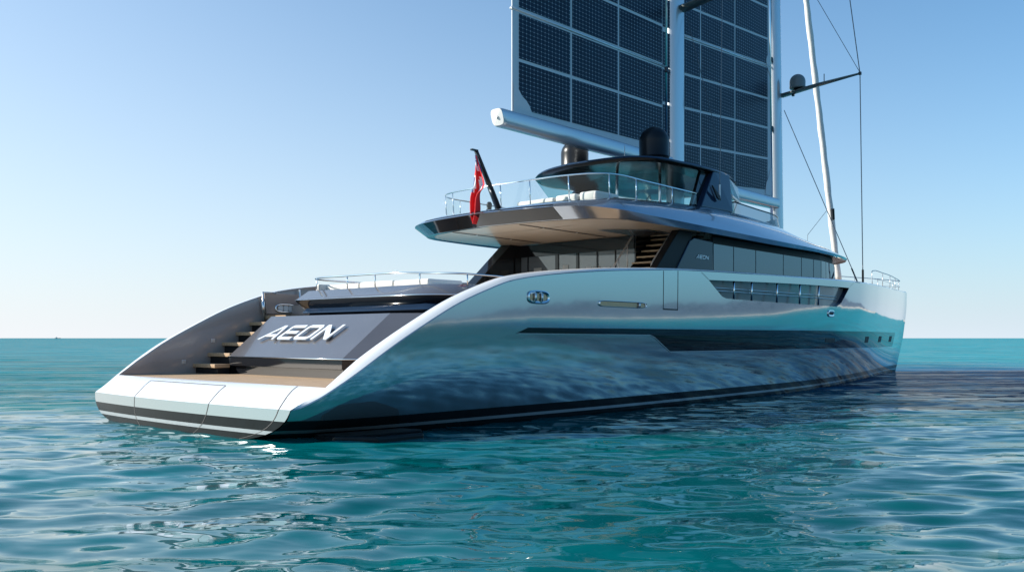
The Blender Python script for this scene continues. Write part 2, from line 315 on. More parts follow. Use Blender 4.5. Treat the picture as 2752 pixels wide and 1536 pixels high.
# ------------------------------------------------------------------ water
def make_water():
    th = np.concatenate([np.linspace(-37, 37, 760), np.linspace(37, 323, 250)[1:-1]]); th = np.radians(th); nth = len(th)
    r = np.concatenate([np.geomspace(1.2, 7, 26)[:-1], np.geomspace(7, 1500, 560)[:-1], np.geomspace(1500, 42000, 40)]); nr = len(r)
    TH, RR = np.meshgrid(th, r); X = RR*np.sin(TH); Y = RR*np.cos(TH); Z = np.zeros_like(X)
    dr = np.gradient(r)[:, None]; dth = np.concatenate([np.full(760, np.radians(.098)), np.full(nth-760, np.radians(1.15))])[None, :]
    cell = np.maximum(dr, RR*dth)
    g = np.random.default_rng(5); n = 110
    for i in range(n):
        lam = .34*(16 ** (i/(n-1))); ang = g.normal(math.radians(-72), math.radians(34)); k = 2*math.pi/lam
        w = math.exp(-(math.log(lam/.85)/.85)**2); slope = .021*w*g.uniform(.5, 1.3)
        a = slope/k; ph = g.uniform(0, 6.283)
        att = np.clip((lam/cell-2.2)/2.5, 0, 1)
        if i % 3 == 0: q = .25*np.sin(X*.11*math.sin(i)+Y*.09+i)          # bends the crests a little
        Z += a*att*np.sin(k*(X*math.cos(ang)+Y*math.sin(ang))+ph+q*6)
    Z[r > 1400, :] = 0
    co = np.stack([X, Y, Z], -1).reshape(-1, 3).astype(np.float32)
    i = np.arange(nr-1)[:, None]*nth; j = np.arange(nth)[None, :]; k = (j+1) % nth
    q = np.stack([i+j, i+nth+j, i+nth+k, i+k], -1).reshape(-1, 4).astype(np.int32)
    me = bpy.data.meshes.new('water'); me.vertices.add(len(co)); me.vertices.foreach_set('co', co.ravel())
    me.loops.add(q.size); me.loops.foreach_set('vertex_index', q.ravel()); me.polygons.add(len(q))
    me.polygons.foreach_set('loop_start', np.arange(0, q.size, 4, dtype=np.int32)); me.polygons.foreach_set('use_smooth', np.ones(len(q), bool))
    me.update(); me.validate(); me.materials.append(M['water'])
    o = bpy.data.objects.new('water', me); COL.objects.link(o); o['kind'] = 'structure'; o['label'] = 'rippled turquoise sea'
    if me.polygons[0].normal.z < 0: me.flip_normals()
make_water()

# coast that only shows mirrored in the hull: grey hills with a pale shore, to the right of the view
def make_coast():
    A0, A1 = 38, 118; n = 260; rows = []; g = np.random.default_rng(3); az = np.linspace(A0, A1, n)
    prof = np.zeros(n)
    for f, a in ((.05, 1), (.11, .6), (.23, .35), (.5, .2), (1.1, .12), (2.3, .06)):
        prof += a*np.sin(az*f*2.2+g.uniform(0, 6))
    prof = (prof-prof.min())/(prof.max()-prof.min()); edge = np.clip((az-A0)/9, 0, 1)*np.clip((A1-az)/9, 0, 1)
    D = 1500; H = (8+46*prof**1.5)*edge+.2
    rock = MB(); sand = MB()
    def P(a, d, z): return (d*math.sin(R(a)), d*math.cos(R(a)), z)
    rows = [[P(a, D+20, 3.2+.8*math.sin(a*3)) for a in az]]
    for q in (.25, .5, .75, 1):
        rows.append([P(a, D+40+q*320, 3+(h*q)*(1+.12*math.sin(a*5+q*9)+.08*math.sin(a*13+q*5))) for a, h in zip(az, H)])
    rows.append([P(a, D+800, -2) for a in az]); rock.grid(rows)
    sand.grid([[P(a, D-6, -.6) for a in az], [P(a, D+4+3*math.sin(a*2), 1.2) for a in az], [P(a, D+24, 3.4+1.5*abs(math.sin(a*1.7))) for a in az]])
    o = rock.build('hills', M['rock']); o['kind'] = 'structure'; o['label'] = 'grey coastal hills'
    M['sand'] = mat('pale_shore', (.55, .5, .44), .9, noise=.3, nscale=.05)
    o = sand.build('beach', M['sand']); o['kind'] = 'structure'; o['label'] = 'pale shore below the hills'
make_coast()

# ------------------------------------------------------------------ yacht
yacht = bpy.data.objects.new('sailing_yacht', None); COL.objects.link(yacht)
yacht.location = BOAT; yacht.rotation_euler = (0, 0, YAW)
tag(yacht, 'silver grey sailing superyacht with solar panel sails and open stern platform', 'yacht')

OPEN_S = [13.99, 14.33, 14.84, 15.15, 18.84, 24.54, 25.15, 26.21]
OPEN_LO = [3.79, 3.59, 3.31, 3.25, 3.23, 3.25, 3.42, 4.07]
def oplo(s): return I(s, OPEN_S, OPEN_LO)
def ophi(s): return I(s, [13.99, 18.84, 22.63, 26.21], [3.79, 3.92, 4.0, 4.07])
def hp(s, z, side=1, off=0): return V(sx(s, z), side*(hb(s, z)+off), z)
TR0 = -.65
def trs(t, z):
    c = TR0-.23*(1-min(abs(t)/4.4, 1)**2)
    return c-(.63-z)*.12 if z < .63 else c
ZB = [-.8, -.4, -.1, 0, .06, .125, .2, .3, .4]
def hull():
    mb = MB(); rowm = [1]*5+[2]+[1]*2
    ss = sorted(set(list(np.linspace(0, 46.9, 150))+OPEN_S)); ss = [TR0, -.5, -.35, -.2, -.1]+ss
    for side in (1, -1):
        low = [[V(sx(s, z)-(.63-z)*.12*max(0, 1-(s-TR0)/1.0)*(1 if z < .63 else 0), side*hb(s, z), z) for s in ss] for z in ZB]
        mb.grid(low, rowmat=rowm)
        rows = []
        def zmid(s, hi):
            if side == 1 and 13.99 <= s <= 26.21: return ophi(s) if hi else oplo(s)
            return min(zP(s)-.14, 3.0 if s < 5.5 else 3.79+(s-13.99)*.0229)
        K = [0, .03, .08, .15, .25, .37, .5, .63, .76, .88, 1]
        for k in K: rows.append([hp(s, .4+(zmid(s, False)-.4)*k, side) for s in ss])
        for k in (0, .0001, .3, .6, .88, 1):
            if k == 0: continue
            rows.append([hp(s, zmid(s, True)+(zP(s)-.02-zmid(s, True))*k, side) for s in ss])
        rows.append([V(sx(s, zP(s)), side*(hb(s, zP(s))-.03), zP(s)) for s in ss])
        kk = len(K)-1; vs = len(mb.v); n = len(ss)
        o = len(mb.v); mb.v += [p for r in rows for p in r]
        for i in range(len(rows)-1):
            for j in range(n-1):
                if i == kk and side == 1 and 13.98 <= ss[j] and ss[j+1] <= 26.22: continue
                if i == kk and not (side == 1): pass
                mb.f.append((o+i*n+j, o+i*n+j+1, o+(i+1)*n+j+1, o+(i+1)*n+j)); mb.m.append(0)
    # transom: dark bands and the sloping lip up to the teak
    us = np.linspace(-1, 1, 41)
    def trow(z): return [V(trs(u*hb(TR0, z), z), u*hb(TR0, z), z) for u in us]
    mb.grid([trow(z) for z in ZB], rowmat=rowm)
    mb.grid([trow(z) for z in (.4, .47, .55, .63)], 0)
    o = mb.build('hull', [M['hull'], M['antifoul'], M['bootline']], yacht, weld=True); sharp(o, 50); return o
HULL = hull()
def lip():
    mb = MB(); us = np.linspace(-1, 1, 41)
    def row(k, zb):
        out = []
        for u in us:
            a = Vector(V(trs(u*4.4, .63), u*hb(TR0, .63), .63)); b = Vector(V(.02, u*4.5, 1.035)); p = a.lerp(b, k)
            p.z += zb*(1-u**8); out.append(p)
        return out
    mb.grid([row(0, 0), row(.05, .012), row(.2, .04), row(.45, .07), row(.7, .06), row(.9, .025), row(1, 0)])
    mb.grid([row(1, 0), [V(.06, u*4.5, 1.0) for u in us]])
    o = part(mb, 'transom_lip', 'cap', yacht); sharp(o, 60)
    # shut lines of the platform doors
    def on(u, k, off=.004):
        a = Vector(V(trs(u*4.4, .63), u*hb(TR0, .63), .63)); b = Vector(V(.02, u*4.5, 1.035)); p = a.lerp(b, k)
        p.z += I(k, [0, .05, .2, .45, .7, .9, 1], [0, .012, .04, .07, .06, .025, 0])*(1-u**8); return p+Vector((-off*.5, 0, off))
    def strip(pts, w):
        A, B = [], []; sm = MB()
        for i, p in enumerate(pts):
            d = (pts[min(i+1, len(pts)-1)]-pts[max(i-1, 0)]).normalized(); q = Vector((-.35, 0, .94)).cross(d).normalized()*w/2
            A.append(p+q); B.append(p-q)
        sm.grid([A, B]); part(sm, 'shut_line', 'seam', o)
    def down(u):
        pts = []
        for z in np.linspace(.63, -.1, 9):
            t = u*hb(TR0, z); pts.append(Vector(V(trs(t, z)-.005, t, z)))
        A = [p+Vector((0, .011, 0)) for p in pts]; B = [p-Vector((0, .011, 0)) for p in pts]; sm = MB(); sm.grid([A, B]); part(sm, 'shut_line', 'seam', o)
    L = lambda u0, k0, u1, k1, n=10: [on(u0+(u1-u0)*i/n, k0+(k1-k0)*i/n) for i in range(n+1)]
    strip(L(-.40, 0, -.49, .7), .02); strip(L(-.49, .7, .29, .7), .02); strip(L(.38, 0, .29, .7), .02); strip(L(.92, 0, .80, .98), .02)
    down(-.40); down(.38); down(.92)
lip()
def capw(s, z): return min(hb(s, z)-.02, I(s, [.02, .8, 6, 9], [.25, .38, .40, .22]))
def coaming():
    mb = MB()
    ss = [-.65, -.5, -.35, -.2, -.1, .02]+list(np.linspace(.3, 7, 30))+list(np.linspace(7.4, 46.7, 90))
    for side in (1, -1):
        rows = []
        for k in (0, .12, .35, .65, .88, 1):
            r = []
            for s in ss:
                z = zP(s); a = Vector(V(sx(s, z), side*(hb(s, z)-.03), z))
                if s < .03: b = Vector(V(TR0, side*hb(TR0, .63), .63)).lerp(Vector(V(.02, side*4.5, 1.035)), (s-TR0)/(.02-TR0))
                else:
                    wi = capw(s, z)
                    b = Vector(V(sx(s, z), side*(hb(s, z)-wi), z+I(s, [.02, .6, 4, 9, 14], [.035, .09, .09, .05, .0])))
                p = a.lerp(b, k); p.z += .05*math.sin(math.pi*k)*min(1, max(0, (s-TR0)/1.5)); r.append(p)
            rows.append(r)
        mb.grid(rows)
    o = part(mb, 'bulwark_cap', 'cap', yacht); sharp(o, 60)
    iw = MB()
    for side in (1, -1):
        top = []; bot = []; mid = []
        for s in ss:
            if s < .02: continue
            z = zP(s); wi = capw(s, z); t = max(hb(s, z)-wi, .01)
            ze = z+I(s, [.02, .6, 4, 9, 14], [.035, .09, .09, .05, .0]); zb = .98 if s < 9 else 2.9
            top.append(V(sx(s, z), side*t, ze)); mid.append(V(sx(s, z), side*(t-.015), ze-.1)); bot.append(V(sx(s, z), side*min(t, 4.57), min(zb, ze-.03)))
        iw.grid([top, mid, bot])
    o = part(iw, 'bulwark_inner_wall', 'inner', yacht); sharp(o, 40)
coaming()
# decks
mb = MB(); mb.add([V(.03, -4.56, 1.02), V(.03, 4.56, 1.02), V(7, 4.56, 1.02), V(7, -4.56, 1.02)], [(0, 1, 2, 3)]); part(mb, 'swim_platform', 'teak', yacht)
mb = MB(); ss = np.linspace(6.2, 46.2, 60)
mb.grid([[V(s, u*(max(hb(s, 3)-.3, .03)), min(2.95 if s < 33 else 2.95+(s-33)*.11, zP(s)-.2)) for u in (-1, -.5, 0, .5, 1)] for s in ss]); part(mb, 'main_deck', 'teak', yacht)

# hull details
def patch(slist, lo, hi, off, n=4, side=1):
    return [[hp(s, lo(s)+(hi(s)-lo(s))*k/n, side, off) for s in slist] for k in range(n+1)]
mb = MB(); sl = sorted(set(list(np.linspace(5.12, 42.5, 120))+[5.52, 10.75, 11.0, 11.83]))
for side in (1, -1):
    mb.grid(patch(sl, lambda s: I(s, [5.12, 10.75, 11.0, 11.83, 20, 36, 42.5], [2.12, 2.10, 2.03, 1.62, 1.61, 1.57, 1.56]), lambda s: I(s, [5.12, 5.52, 42.5], [2.121, 2.25, 2.32]), .006, side=side))
o = part(mb, 'hull_window', 'hullglass', HULL); sharp(o, 60)
mb = MB(); lw = .035
for side in (1,):
    mb.grid(patch(sl, lambda s: I(s, [5.12, 10.75, 11.0, 11.83, 20, 36, 42.5], [2.10, 2.075, 2.0, 1.585, 1.575, 1.535, 1.52]), lambda s: I(s, [5.12, 10.75, 11.0, 11.83, 20, 36, 42.5], [2.118, 2.098, 2.028, 1.618, 1.608, 1.568, 1.558]), .012, 1, side=side))
part(mb, 'window_trim', 'bootline', HULL)
for s0, z0, s1, z1 in ((23.5, 1.83, 24.66, 2.0), (30.3, 1.79, 31.2, 2.07), (34.6, 1.80, 35.7, 2.09), (39.7, 1.8, 41.0, 2.11)):
    mb = MB(); mb.grid(patch(list(np.linspace(s0, s1, 5)), lambda s: z0, lambda s: z1, .016, 2)); part(mb, 'porthole', 'seam', HULL)
# thin shut lines of the boarding gate and balcony flap
def vline(s0, z0, s1, z1, w=.022):
    n = 8; P = [(s0+(s1-s0)*i/n, z0+(z1-z0)*i/n) for i in range(n+1)]
    mb = MB(); mb.grid([[hp(s-w/2, z, 1, .005) for s, z in P], [hp(s+w/2, z, 1, .005) for s, z in P]]); part(mb, 'gate_shut_line', 'seam', HULL)
vline(11.42, 2.83, 11.42, zP(11.42)-.03); vline(12.2, 2.83, 12.2, zP(12.2)-.03)
vline(13.55, 4.0, 13.99, 3.80); vline(26.9, zP(26.9)-.05, 26.3, 4.12)
mb = MB(); mb.grid([[hp(s, 2.81, 1, .006) for s in (11.41, 11.8, 12.21)], [hp(s, 2.85, 1, .006) for s in (11.41, 11.8, 12.21)]])
part(mb, 'gate_shut_line', 'seam', HULL)
def oval(sc, zc, a, b, p=3, n=32):
    out = []
    for k in range(n):
        q = 2*math.pi*k/n; c, s_ = math.cos(q), math.sin(q)
        out.append((sc+a*math.copysign(abs(c)**(2/p), c), zc+b*math.copysign(abs(s_)**(2/p), s_)))
    return out
def fairlead(sc, zc, a, b, rim, inner, p=3, divs=0):
    mb = MB(); o0 = oval(sc, zc, a, b, p); o1 = oval(sc, zc, a-rim*.4, b-rim*.4, p); o2 = oval(sc, zc, a-rim, b-rim, p)
    rows = [[hp(s, z, 1, d) for s, z in q] for q, d in ((o0, .002), (o0, .03), (o1, .045), (o2, .02), (o2, -.16))]
    mb.grid(rows, closed=True); f = part(mb, 'fairlead_frame', 'chrome', HULL); sharp(f, 50)
    mb = MB(); mb.add([hp(s, z, 1, .004) for s, z in o2], [tuple(range(len(o2)))]); part(mb, 'fairlead_recess', inner, f)
    if divs:
        for d in divs:
            mb = MB(); mb.tube([hp(sc+d, zc-b+rim, 1, .03), hp(sc+d, zc+b-rim, 1, .03)], .035, 8); part(mb, 'fairlead_roller', 'steel', f, smooth=True)
M['bronze'] = mat('warm_bronze_recess', (.4, .28, .19), .22, .9)
fairlead(5.88, 2.98, .40, .165, .07, 'bronze', 3, (-.14, .1))
fairlead(9.41, 2.905, 1.1, .085, .025, 'bronze', 6, (.75,))
fairlead(23.9, 2.96, .36, .14, .09, 'seam', 3)
# balcony opening rim, stanchions and rails
mb = MB(); sl = sorted(set(list(np.linspace(13.99, 26.21, 40))+OPEN_S))
for fn in (oplo, ophi):
    mb.grid([[hp(s, fn(s), 1, 0) for s in sl], [hp(s, fn(s), 1, -.3) for s in sl]])
rim = part(mb, 'balcony_opening', 'navy', HULL)
mb = MB(); mb.grid([[hp(s, zz, 1, -.3) for s in np.linspace(12.5, 15.1, 6)] for zz in (3.1, 3.8)]); part(mb, 'balcony_door_panel', 'cabinglass', rim)
for s in (15.72, 16.95, 18.85, 20.75, 22.6):
    mb = MB(); mb.tube([hp(s, oplo(s)-.02, 1, -.06), hp(s, ophi(s)+.02, 1, -.06)], .034, 10); part(mb, 'stanchion', 'chrome', rim, smooth=True)
for dz in (.45, .62):
    mb = MB(); mb.tube([hp(s, oplo(15.2)+.55*dz*(1+.02*(s-15)), 1, -.14) for s in np.linspace(14.4, 24.9, 30)], .014, 8); part(mb, 'rail', 'steel', rim, smooth=True)

mb = MB(); mb.prism([V(14.2, 4.42, 3.0), V(20.4, 4.42, 3.0), V(20.95, 4.42, 3.55), V(20.98, 4.42, 3.62), V(14.2, 4.42, 3.5)], V(0, .03, 0)); part(mb, 'balustrade_glass', 'aftglass', rim)

mb = MB(); mb.prism([V(.1, 4.0, -.05), V(1.9, 4.2, -.05), V(2.1, 5.0, -.05), V(1.6, 5.6, -.05), V(.5, 5.5, -.05), V(.0, 4.8, -.05)], (0, 0, .16)); part(mb, 'dark_waterline_shape', 'antifoul', yacht, bevel=.05, bseg=3)  # flat dark shape at the waterline beside the stern

# ------------------------------------------------------------------ stern: stairs, garage door, sun deck
for i in range(5):
    z = 1.29+.295*i; s = 2.15+.445*i
    mb = MB(); mb.box(V(s+.22, -4.0, z-.05), (.46, 1.22, .10)); st = part(mb, 'step', 'teak', yacht, bevel=.012)
    mb = MB(); mb.box(V(s+.26, -4.0, (z-.1+1.0)/2), (.36, 1.19, z-.1-1.0)); part(mb, 'riser', 'satin', st)  # black riser colour paints in the bulwark's shadow
    if i in (0, 2):
        mb = MB(); mb.box(V(s-.28, -4.563, z+.05), (.12, .02, .11)); part(mb, 'step_lamp_cover', 'steel', yacht, bevel=.004)
mb = MB(); mb.add([V(5.3, -4.57, 1), V(5.3, -3.3, 1), V(5.3, -3.3, 3.0), V(5.3, -4.57, 3.0)], [(0, 1, 2, 3)]); part(mb, 'stair_end_wall', 'inner', yacht)
mb = MB(); mb.box(V(4.9, -4.0, 2.62), (1.0, 1.2, .1)); part(mb, 'stair_landing', 'teak', yacht)
mb = MB(); mb.prism([V(1.05+.11*c, -4.565, 1.3+.035*d) for c, d in oval(0, 0, 1, 1, 4, 16)], V(0, .01, 0)); part(mb, 'drain_slot', 'seam', yacht)
# stair gate: panel with a big oval window, on steel hinge post
gp = MB(); gp.prism([V(4.44+.0, -4.50, 2.72), V(5.55, -4.50, 2.72), V(5.55, -4.50, 3.34), V(4.36, -4.50, 3.34)], V(0, .05, 0))
gate = part(gp, 'stair_gate', 'inner', yacht, bevel=.015)
mb = MB(); oo = oval(5.08, 2.9, .36, .135, 3, 28); oi = oval(5.08, 2.9, .31, .095, 3, 28)
mb.grid([[V(s, t, z) for s, z in q] for q, t in ((oo, -4.449), (oo, -4.42), (oi, -4.42), (oi, -4.446))], closed=True); part(mb, 'oval_window_frame', 'chrome', gate, smooth=True)
mb = MB()
for c in (-.17, .02, .2): mb.prism([V(s, -4.445, z) for s, z in oval(5.08+c, 2.9, .085, .09, 3, 16)], V(0, .012, 0))
part(mb, 'painted_sky_gap', 'white', gate)  # white ovals painting in bright sky seen through the gate
mb = MB(); mb.tube([V(4.33, -4.44, 2.5), V(4.30, -4.44, 3.38)], .03); mb.tube([V(4.30, -4.44, 3.36), V(4.75, -4.44, 3.36)], .022); mb.tube([V(4.33, -4.44, 2.75), V(4.3, -4.44, 3.1)], .055); part(mb, 'gate_post', 'steel', yacht, smooth=True)
mb = MB(); mb.tube([V(5.6, -4.44, 2.6), V(5.6, -4.44, 3.5)], .03); part(mb, 'gate_post', 'steel', yacht, smooth=True)

def rows_part(name, m, rows, parent=yacht, bevel=0, ang=20, flat=False):
    mb = MB(); mb.grid([[V(*p) for p in r] for r in rows]); o = part(mb, name, m, parent)
    if not flat: sharp(o, ang)
    return o
g_up = rows_part('garage_door', 'garage', [
    [(8, -3.5, 2.67), (5.2, -3.5, 2.67), (5.2, 1.75, 2.67), (5.6, 2.5, 2.67), (8, 2.5, 2.67)],
    [(8, -3.5, 2.62), (3.98, -3.5, 2.62), (3.98, 1.75, 2.62), (4.9, 2.85, 2.62), (8, 2.9, 2.62)],
    [(8, -3.37, 1.5), (2.55, -3.37, 1.5), (2.55, 1.69, 1.5), (3.5, 3.15, 1.5), (8, 3.2, 1.5)]])
rows_part('garage_plinth', 'black', [
    [(8, -3.37, 1.49), (2.55, -3.37, 1.49), (2.55, 1.69, 1.49), (3.5, 3.15, 1.49), (8, 3.2, 1.49)],
    [(8, -3.33, 1.255), (2.56, -3.33, 1.255), (2.56, 1.67, 1.255), (3.5, 3.1, 1.255), (8, 3.2, 1.255)],
    [(8, -3.2, 1.235), (2.66, -3.2, 1.235), (2.66, 1.6, 1.235), (3.55, 3.0, 1.235), (8, 3.1, 1.235)],
    [(8, -3.15, 1.0), (2.68, -3.15, 1.0), (2.68, 1.5, 1.0), (3.55, 2.9, 1.0), (8, 3.05, 1.0)]])
mb = MB(); mb.tube([V(6, -3.375, 1.495), V(2.54, -3.375, 1.495), V(2.54, 1.69, 1.495), V(3.49, 3.155, 1.495)], .014, 8); part(mb, 'door_edge_trim', 'chrome', g_up, smooth=True)
# ledge between the garage door and the sun deck
rows_part('deck_ledge', 'navy', [
    [(9, -3.2, 2.95), (5.3, -3.0, 2.95), (5.3, 1.9, 2.95), (6, 2.7, 2.95), (9, 2.9, 2.95)],
    [(9, -3.25, 2.86), (4.9, -3.1, 2.86), (4.9, 1.9, 2.86), (5.8, 2.9, 2.86), (9, 3.0, 2.86)],
    [(9, -3.28, 2.73), (4.82, -3.2, 2.73), (4.82, 1.98, 2.73), (5.75, 2.95, 2.73), (9, 3.05, 2.73)],
    [(9, -3.2, 2.66), (5.0, -3.1, 2.66), (5.0, 1.9, 2.66), (5.8, 2.85, 2.66), (9, 3.0, 2.66)]], ang=60)
def arcpath(pts, r=.3, n=5):
    return pts
def sdk(o, z, c=0):
    """plan outline of the sun deck nose, inset by o"""
    a = [(11.5, -3.5+o*.6), (4.75+o, -3.43+o*.4)]+[(4.75+o, 1.25)]
    P0, P1, P2 = np.array([4.75+o, 1.25]), np.array([4.8+o, 2.75-o*.9]), np.array([6.6, 2.92-o*.9])
    a += [tuple((1-q)**2*P0+2*q*(1-q)*P1+q*q*P2) for q in np.linspace(.1, 1, 9)]+[(11.5, 3.2-o*.9)]
    return [(s, t, z) for s, t in a]
deck = rows_part('sun_deck_coaming', 'garage', [sdk(.75, 3.40), sdk(.55, 3.41), sdk(.36, 3.39), sdk(.0, 3.11)], ang=60)
rows_part('sun_deck_top', 'cap', [[(11.5, -3.0, 3.40)]+[(p[0], p[1], 3.40) for p in sdk(.75, 3.40)][1:-1]+[(11.5, 2.6, 3.40)], [(11.5, 0, 3.43)]*13], flat=True)
rows_part('sun_deck_underside', 'black', [sdk(.0, 3.10), sdk(.02, 3.06), sdk(.18, 2.92), sdk(.30, 2.85), sdk(.42, 2.80), sdk(.8, 2.74)], ang=40)
mb = MB(); mb.tube([V(p[0]-.005, p[1], 3.108) for p in sdk(0, 0)[1:-1]], .016, 8); part(mb, 'nose_trim', 'chrome', deck, smooth=True)

def rail(name, pts, posts, r=.026, pr=.02, mid=(), m='chrome', n=10, sm=6):
    mb = MB(); mb.tube(catmull([V(*p) for p in pts], sm) if sm else [V(*p) for p in pts], r, n); o = part(mb, name, m, yacht, smooth=True)
    for a, b in posts:
        p = MB(); p.tube([V(*a), V(*b)], pr, 8); part(p, 'post', m, o, smooth=True)
    for q in mid:
        p = MB(); p.tube(catmull([V(*x) for x in q], 5), .012, 8); part(p, 'mid_rail', m, o, smooth=True)
    return o
rail('sun_deck_rail', [(8.6, -3.3, 3.70), (7.2, -3.55, 3.74), (5.75, -3.62, 3.77), (5.3, -3.2, 3.77), (5.2, -1.56, 3.76), (5.2, -.33, 3.755), (5.22, .7, 3.74), (5.4, 1.6, 3.70), (5.6, 2.6, 3.65), (6.3, 2.9, 3.62), (7.4, 3.0, 3.6), (9.2, 3.05, 3.58)],
     [((5.25, -3.08, 3.4), (5.25, -3.08, 3.76)), ((5.2, -1.56, 3.4), (5.2, -1.56, 3.75)), ((5.2, -.33, 3.39), (5.2, -.33, 3.75)), ((5.3, 1.38, 3.38), (5.3, 1.38, 3.7)), ((5.72, 2.72, 3.32), (5.72, 2.72, 3.63)), ((7.0, -3.5, 3.42), (7.0, -3.5, 3.73))])

# ------------------------------------------------------------------ saloon and cabin
def pane(name, pts, m, parent, th=.02):
    mb = MB(); a = [Vector(V(*p)) for p in pts]; nrm = (a[1]-a[0]).cross(a[2]-a[0]).normalized()*th
    mb.prism(a, nrm); return part(mb, name, m, parent)
def plan(z):                                                  # cabin outline, starboard half, front rakes forward at the foot
    k = (5.42-z)*.12
    return [(13.0, 3.8), (16.2, 3.8), (25.2, 3.78), (27.2+k*.4, 3.45), (29.0+k*.7, 2.75), (30.4+k, 1.75), (31.1+k, .8), (31.3+k, 0)]
core = MB(); zt = [5.42, 2.9]
pl = [[(s, t, z) for s, t in plan(z)[1:]]+[(s, -t, z) for s, t in reversed(plan(z)[1:-1])] for z in zt]
core.grid([[V(s-.03 if s > 25 else s, t*.992, z) for s, t, z in r] for r in pl]); cabin = part(core, 'saloon', 'satin', yacht)
def on_side(s, z):
    P = plan(z); return next((P[i][1]+(P[i+1][1]-P[i][1])*(s-P[i][0])/(P[i+1][0]-P[i][0]) for i in range(len(P)-1) if P[i][0] <= s <= P[i+1][0]), 0)
ed = [16.25, 17.66, 19.32, 21.58, 23.2, 24.34, 25.09, 25.8, 27.2, 29.0, 30.4, 31.1]
for side in (1, -1):
    for a, b in zip(ed[:-1], ed[1:]):
        g = .025; P = []
        for s, z in ((a+g, 3.98), (b-g, 3.98), (b-g, 5.16), (a+g, 5.16)):
            P.append(V(s+(5.42-z)*.12*(1 if s > 25.2 else 0)*min(1, (s-25)/5), side*(on_side(s, z if s > 25 else 5.42)+.02), z))
        mb = MB(); mb.prism(P, (0, -side*.03, 0)); part(mb, 'side_window', 'cabinglass', cabin)
mb = MB(); mb.prism([V(31.12, -.8, 5.16), V(31.12, .8, 5.16), V(31.35, .8, 3.98), V(31.35, -.8, 3.98)], (.02, 0, 0)); part(mb, 'front_window', 'cabinglass', cabin)
# aft glass wall with sliding doors
AS = 14.6; te = [-4.05, -2.9, -1.52, -.58, .28, 1.05, 1.85]
for a, b in zip(te[:-1], te[1:]): pane('saloon_door_pane', [(AS, a+.02, 3.0), (AS, b-.02, 3.0), (AS, b-.02, 5.44), (AS, a+.02, 5.44)], 'aftglass', cabin)
for t, w in ((-2.9, .03), (-1.52, .13), (-.58, .10), (.28, .045), (1.05, .025), (1.87, .05)):
    mb = MB(); mb.box(V(AS-.03, t, 4.2), (.06, w, 2.48)); part(mb, 'door_mullion', 'black', cabin)
mb = MB(); mb.box(V(AS-.04, -1.1, 5.22), (.12, 5.9, .44)); part(mb, 'header_with_reflection', 'black', cabin)  # header deepened; its black also paints the roof's dark reflection
for t in (.2, .36):
    mb = MB(); mb.tube([V(AS-.07, t, 4.12), V(AS-.07, t, 4.5)], .014, 8); part(mb, 'door_handle', 'steel', cabin, smooth=True)
for t0, t1, z1 in ((-2.62, -2.25, 4.58), (-1.25, -1.0, 4.62), (-.2, .0, 4.5), (.55, .82, 4.46)):  # pale plates on the door glass paint in light from far windows
    pane('painted_far_light', [(AS-.034, t0, 3.2), (AS-.034, t1, 3.2), (AS-.034, t1, z1), (AS-.034, t0, z1)], 'greyglow', cabin, .004) if 'greyglow' in M else None
mb = MB(); mb.add([V(14.6, 1.88, 2.9), V(16.3, 1.88, 2.9), V(16.3, 1.88, 5.44), V(14.6, 1.88, 5.44)], [(0, 1, 2, 3)]); mb.add([V(16.29, 1.88, 2.9), V(16.29, 3.8, 2.9), V(16.29, 3.8, 5.44), V(16.29, 1.88, 5.44)], [(0, 1, 2, 3)])
part(mb, 'stairwell_wall', 'black', cabin)
# black raking supports of the upper deck
for side, t in ((-1, -3.75),):
    mb = MB(); mb.prism([V(14.0, t, 5.46), V(14.6, t, 5.46), V(17.0, t, 3.2), V(11.3, t, 3.2)], V(0, .5, 0)); part(mb, 'deck_support', 'black', yacht, bevel=.02)
mb = MB(); mb.prism([V(14.15, 3.55, 5.44), V(14.95, 3.55, 5.44), V(14.6, 3.55, 2.95), V(11.6, 3.55, 2.95)], V(0, .27, 0)); part(mb, 'deck_support', 'satin', yacht, bevel=.02)
sp = MB(); sp.prism([V(14.75, 3.6, 5.15), V(15.0, 3.6, 5.26), V(16.22, 3.6, 5.22), V(16.22, 3.6, 3.0), V(12.9, 3.6, 3.0)], V(0, .26, 0)); panel = part(sp, 'side_fin_panel', 'navy', yacht, bevel=.03)

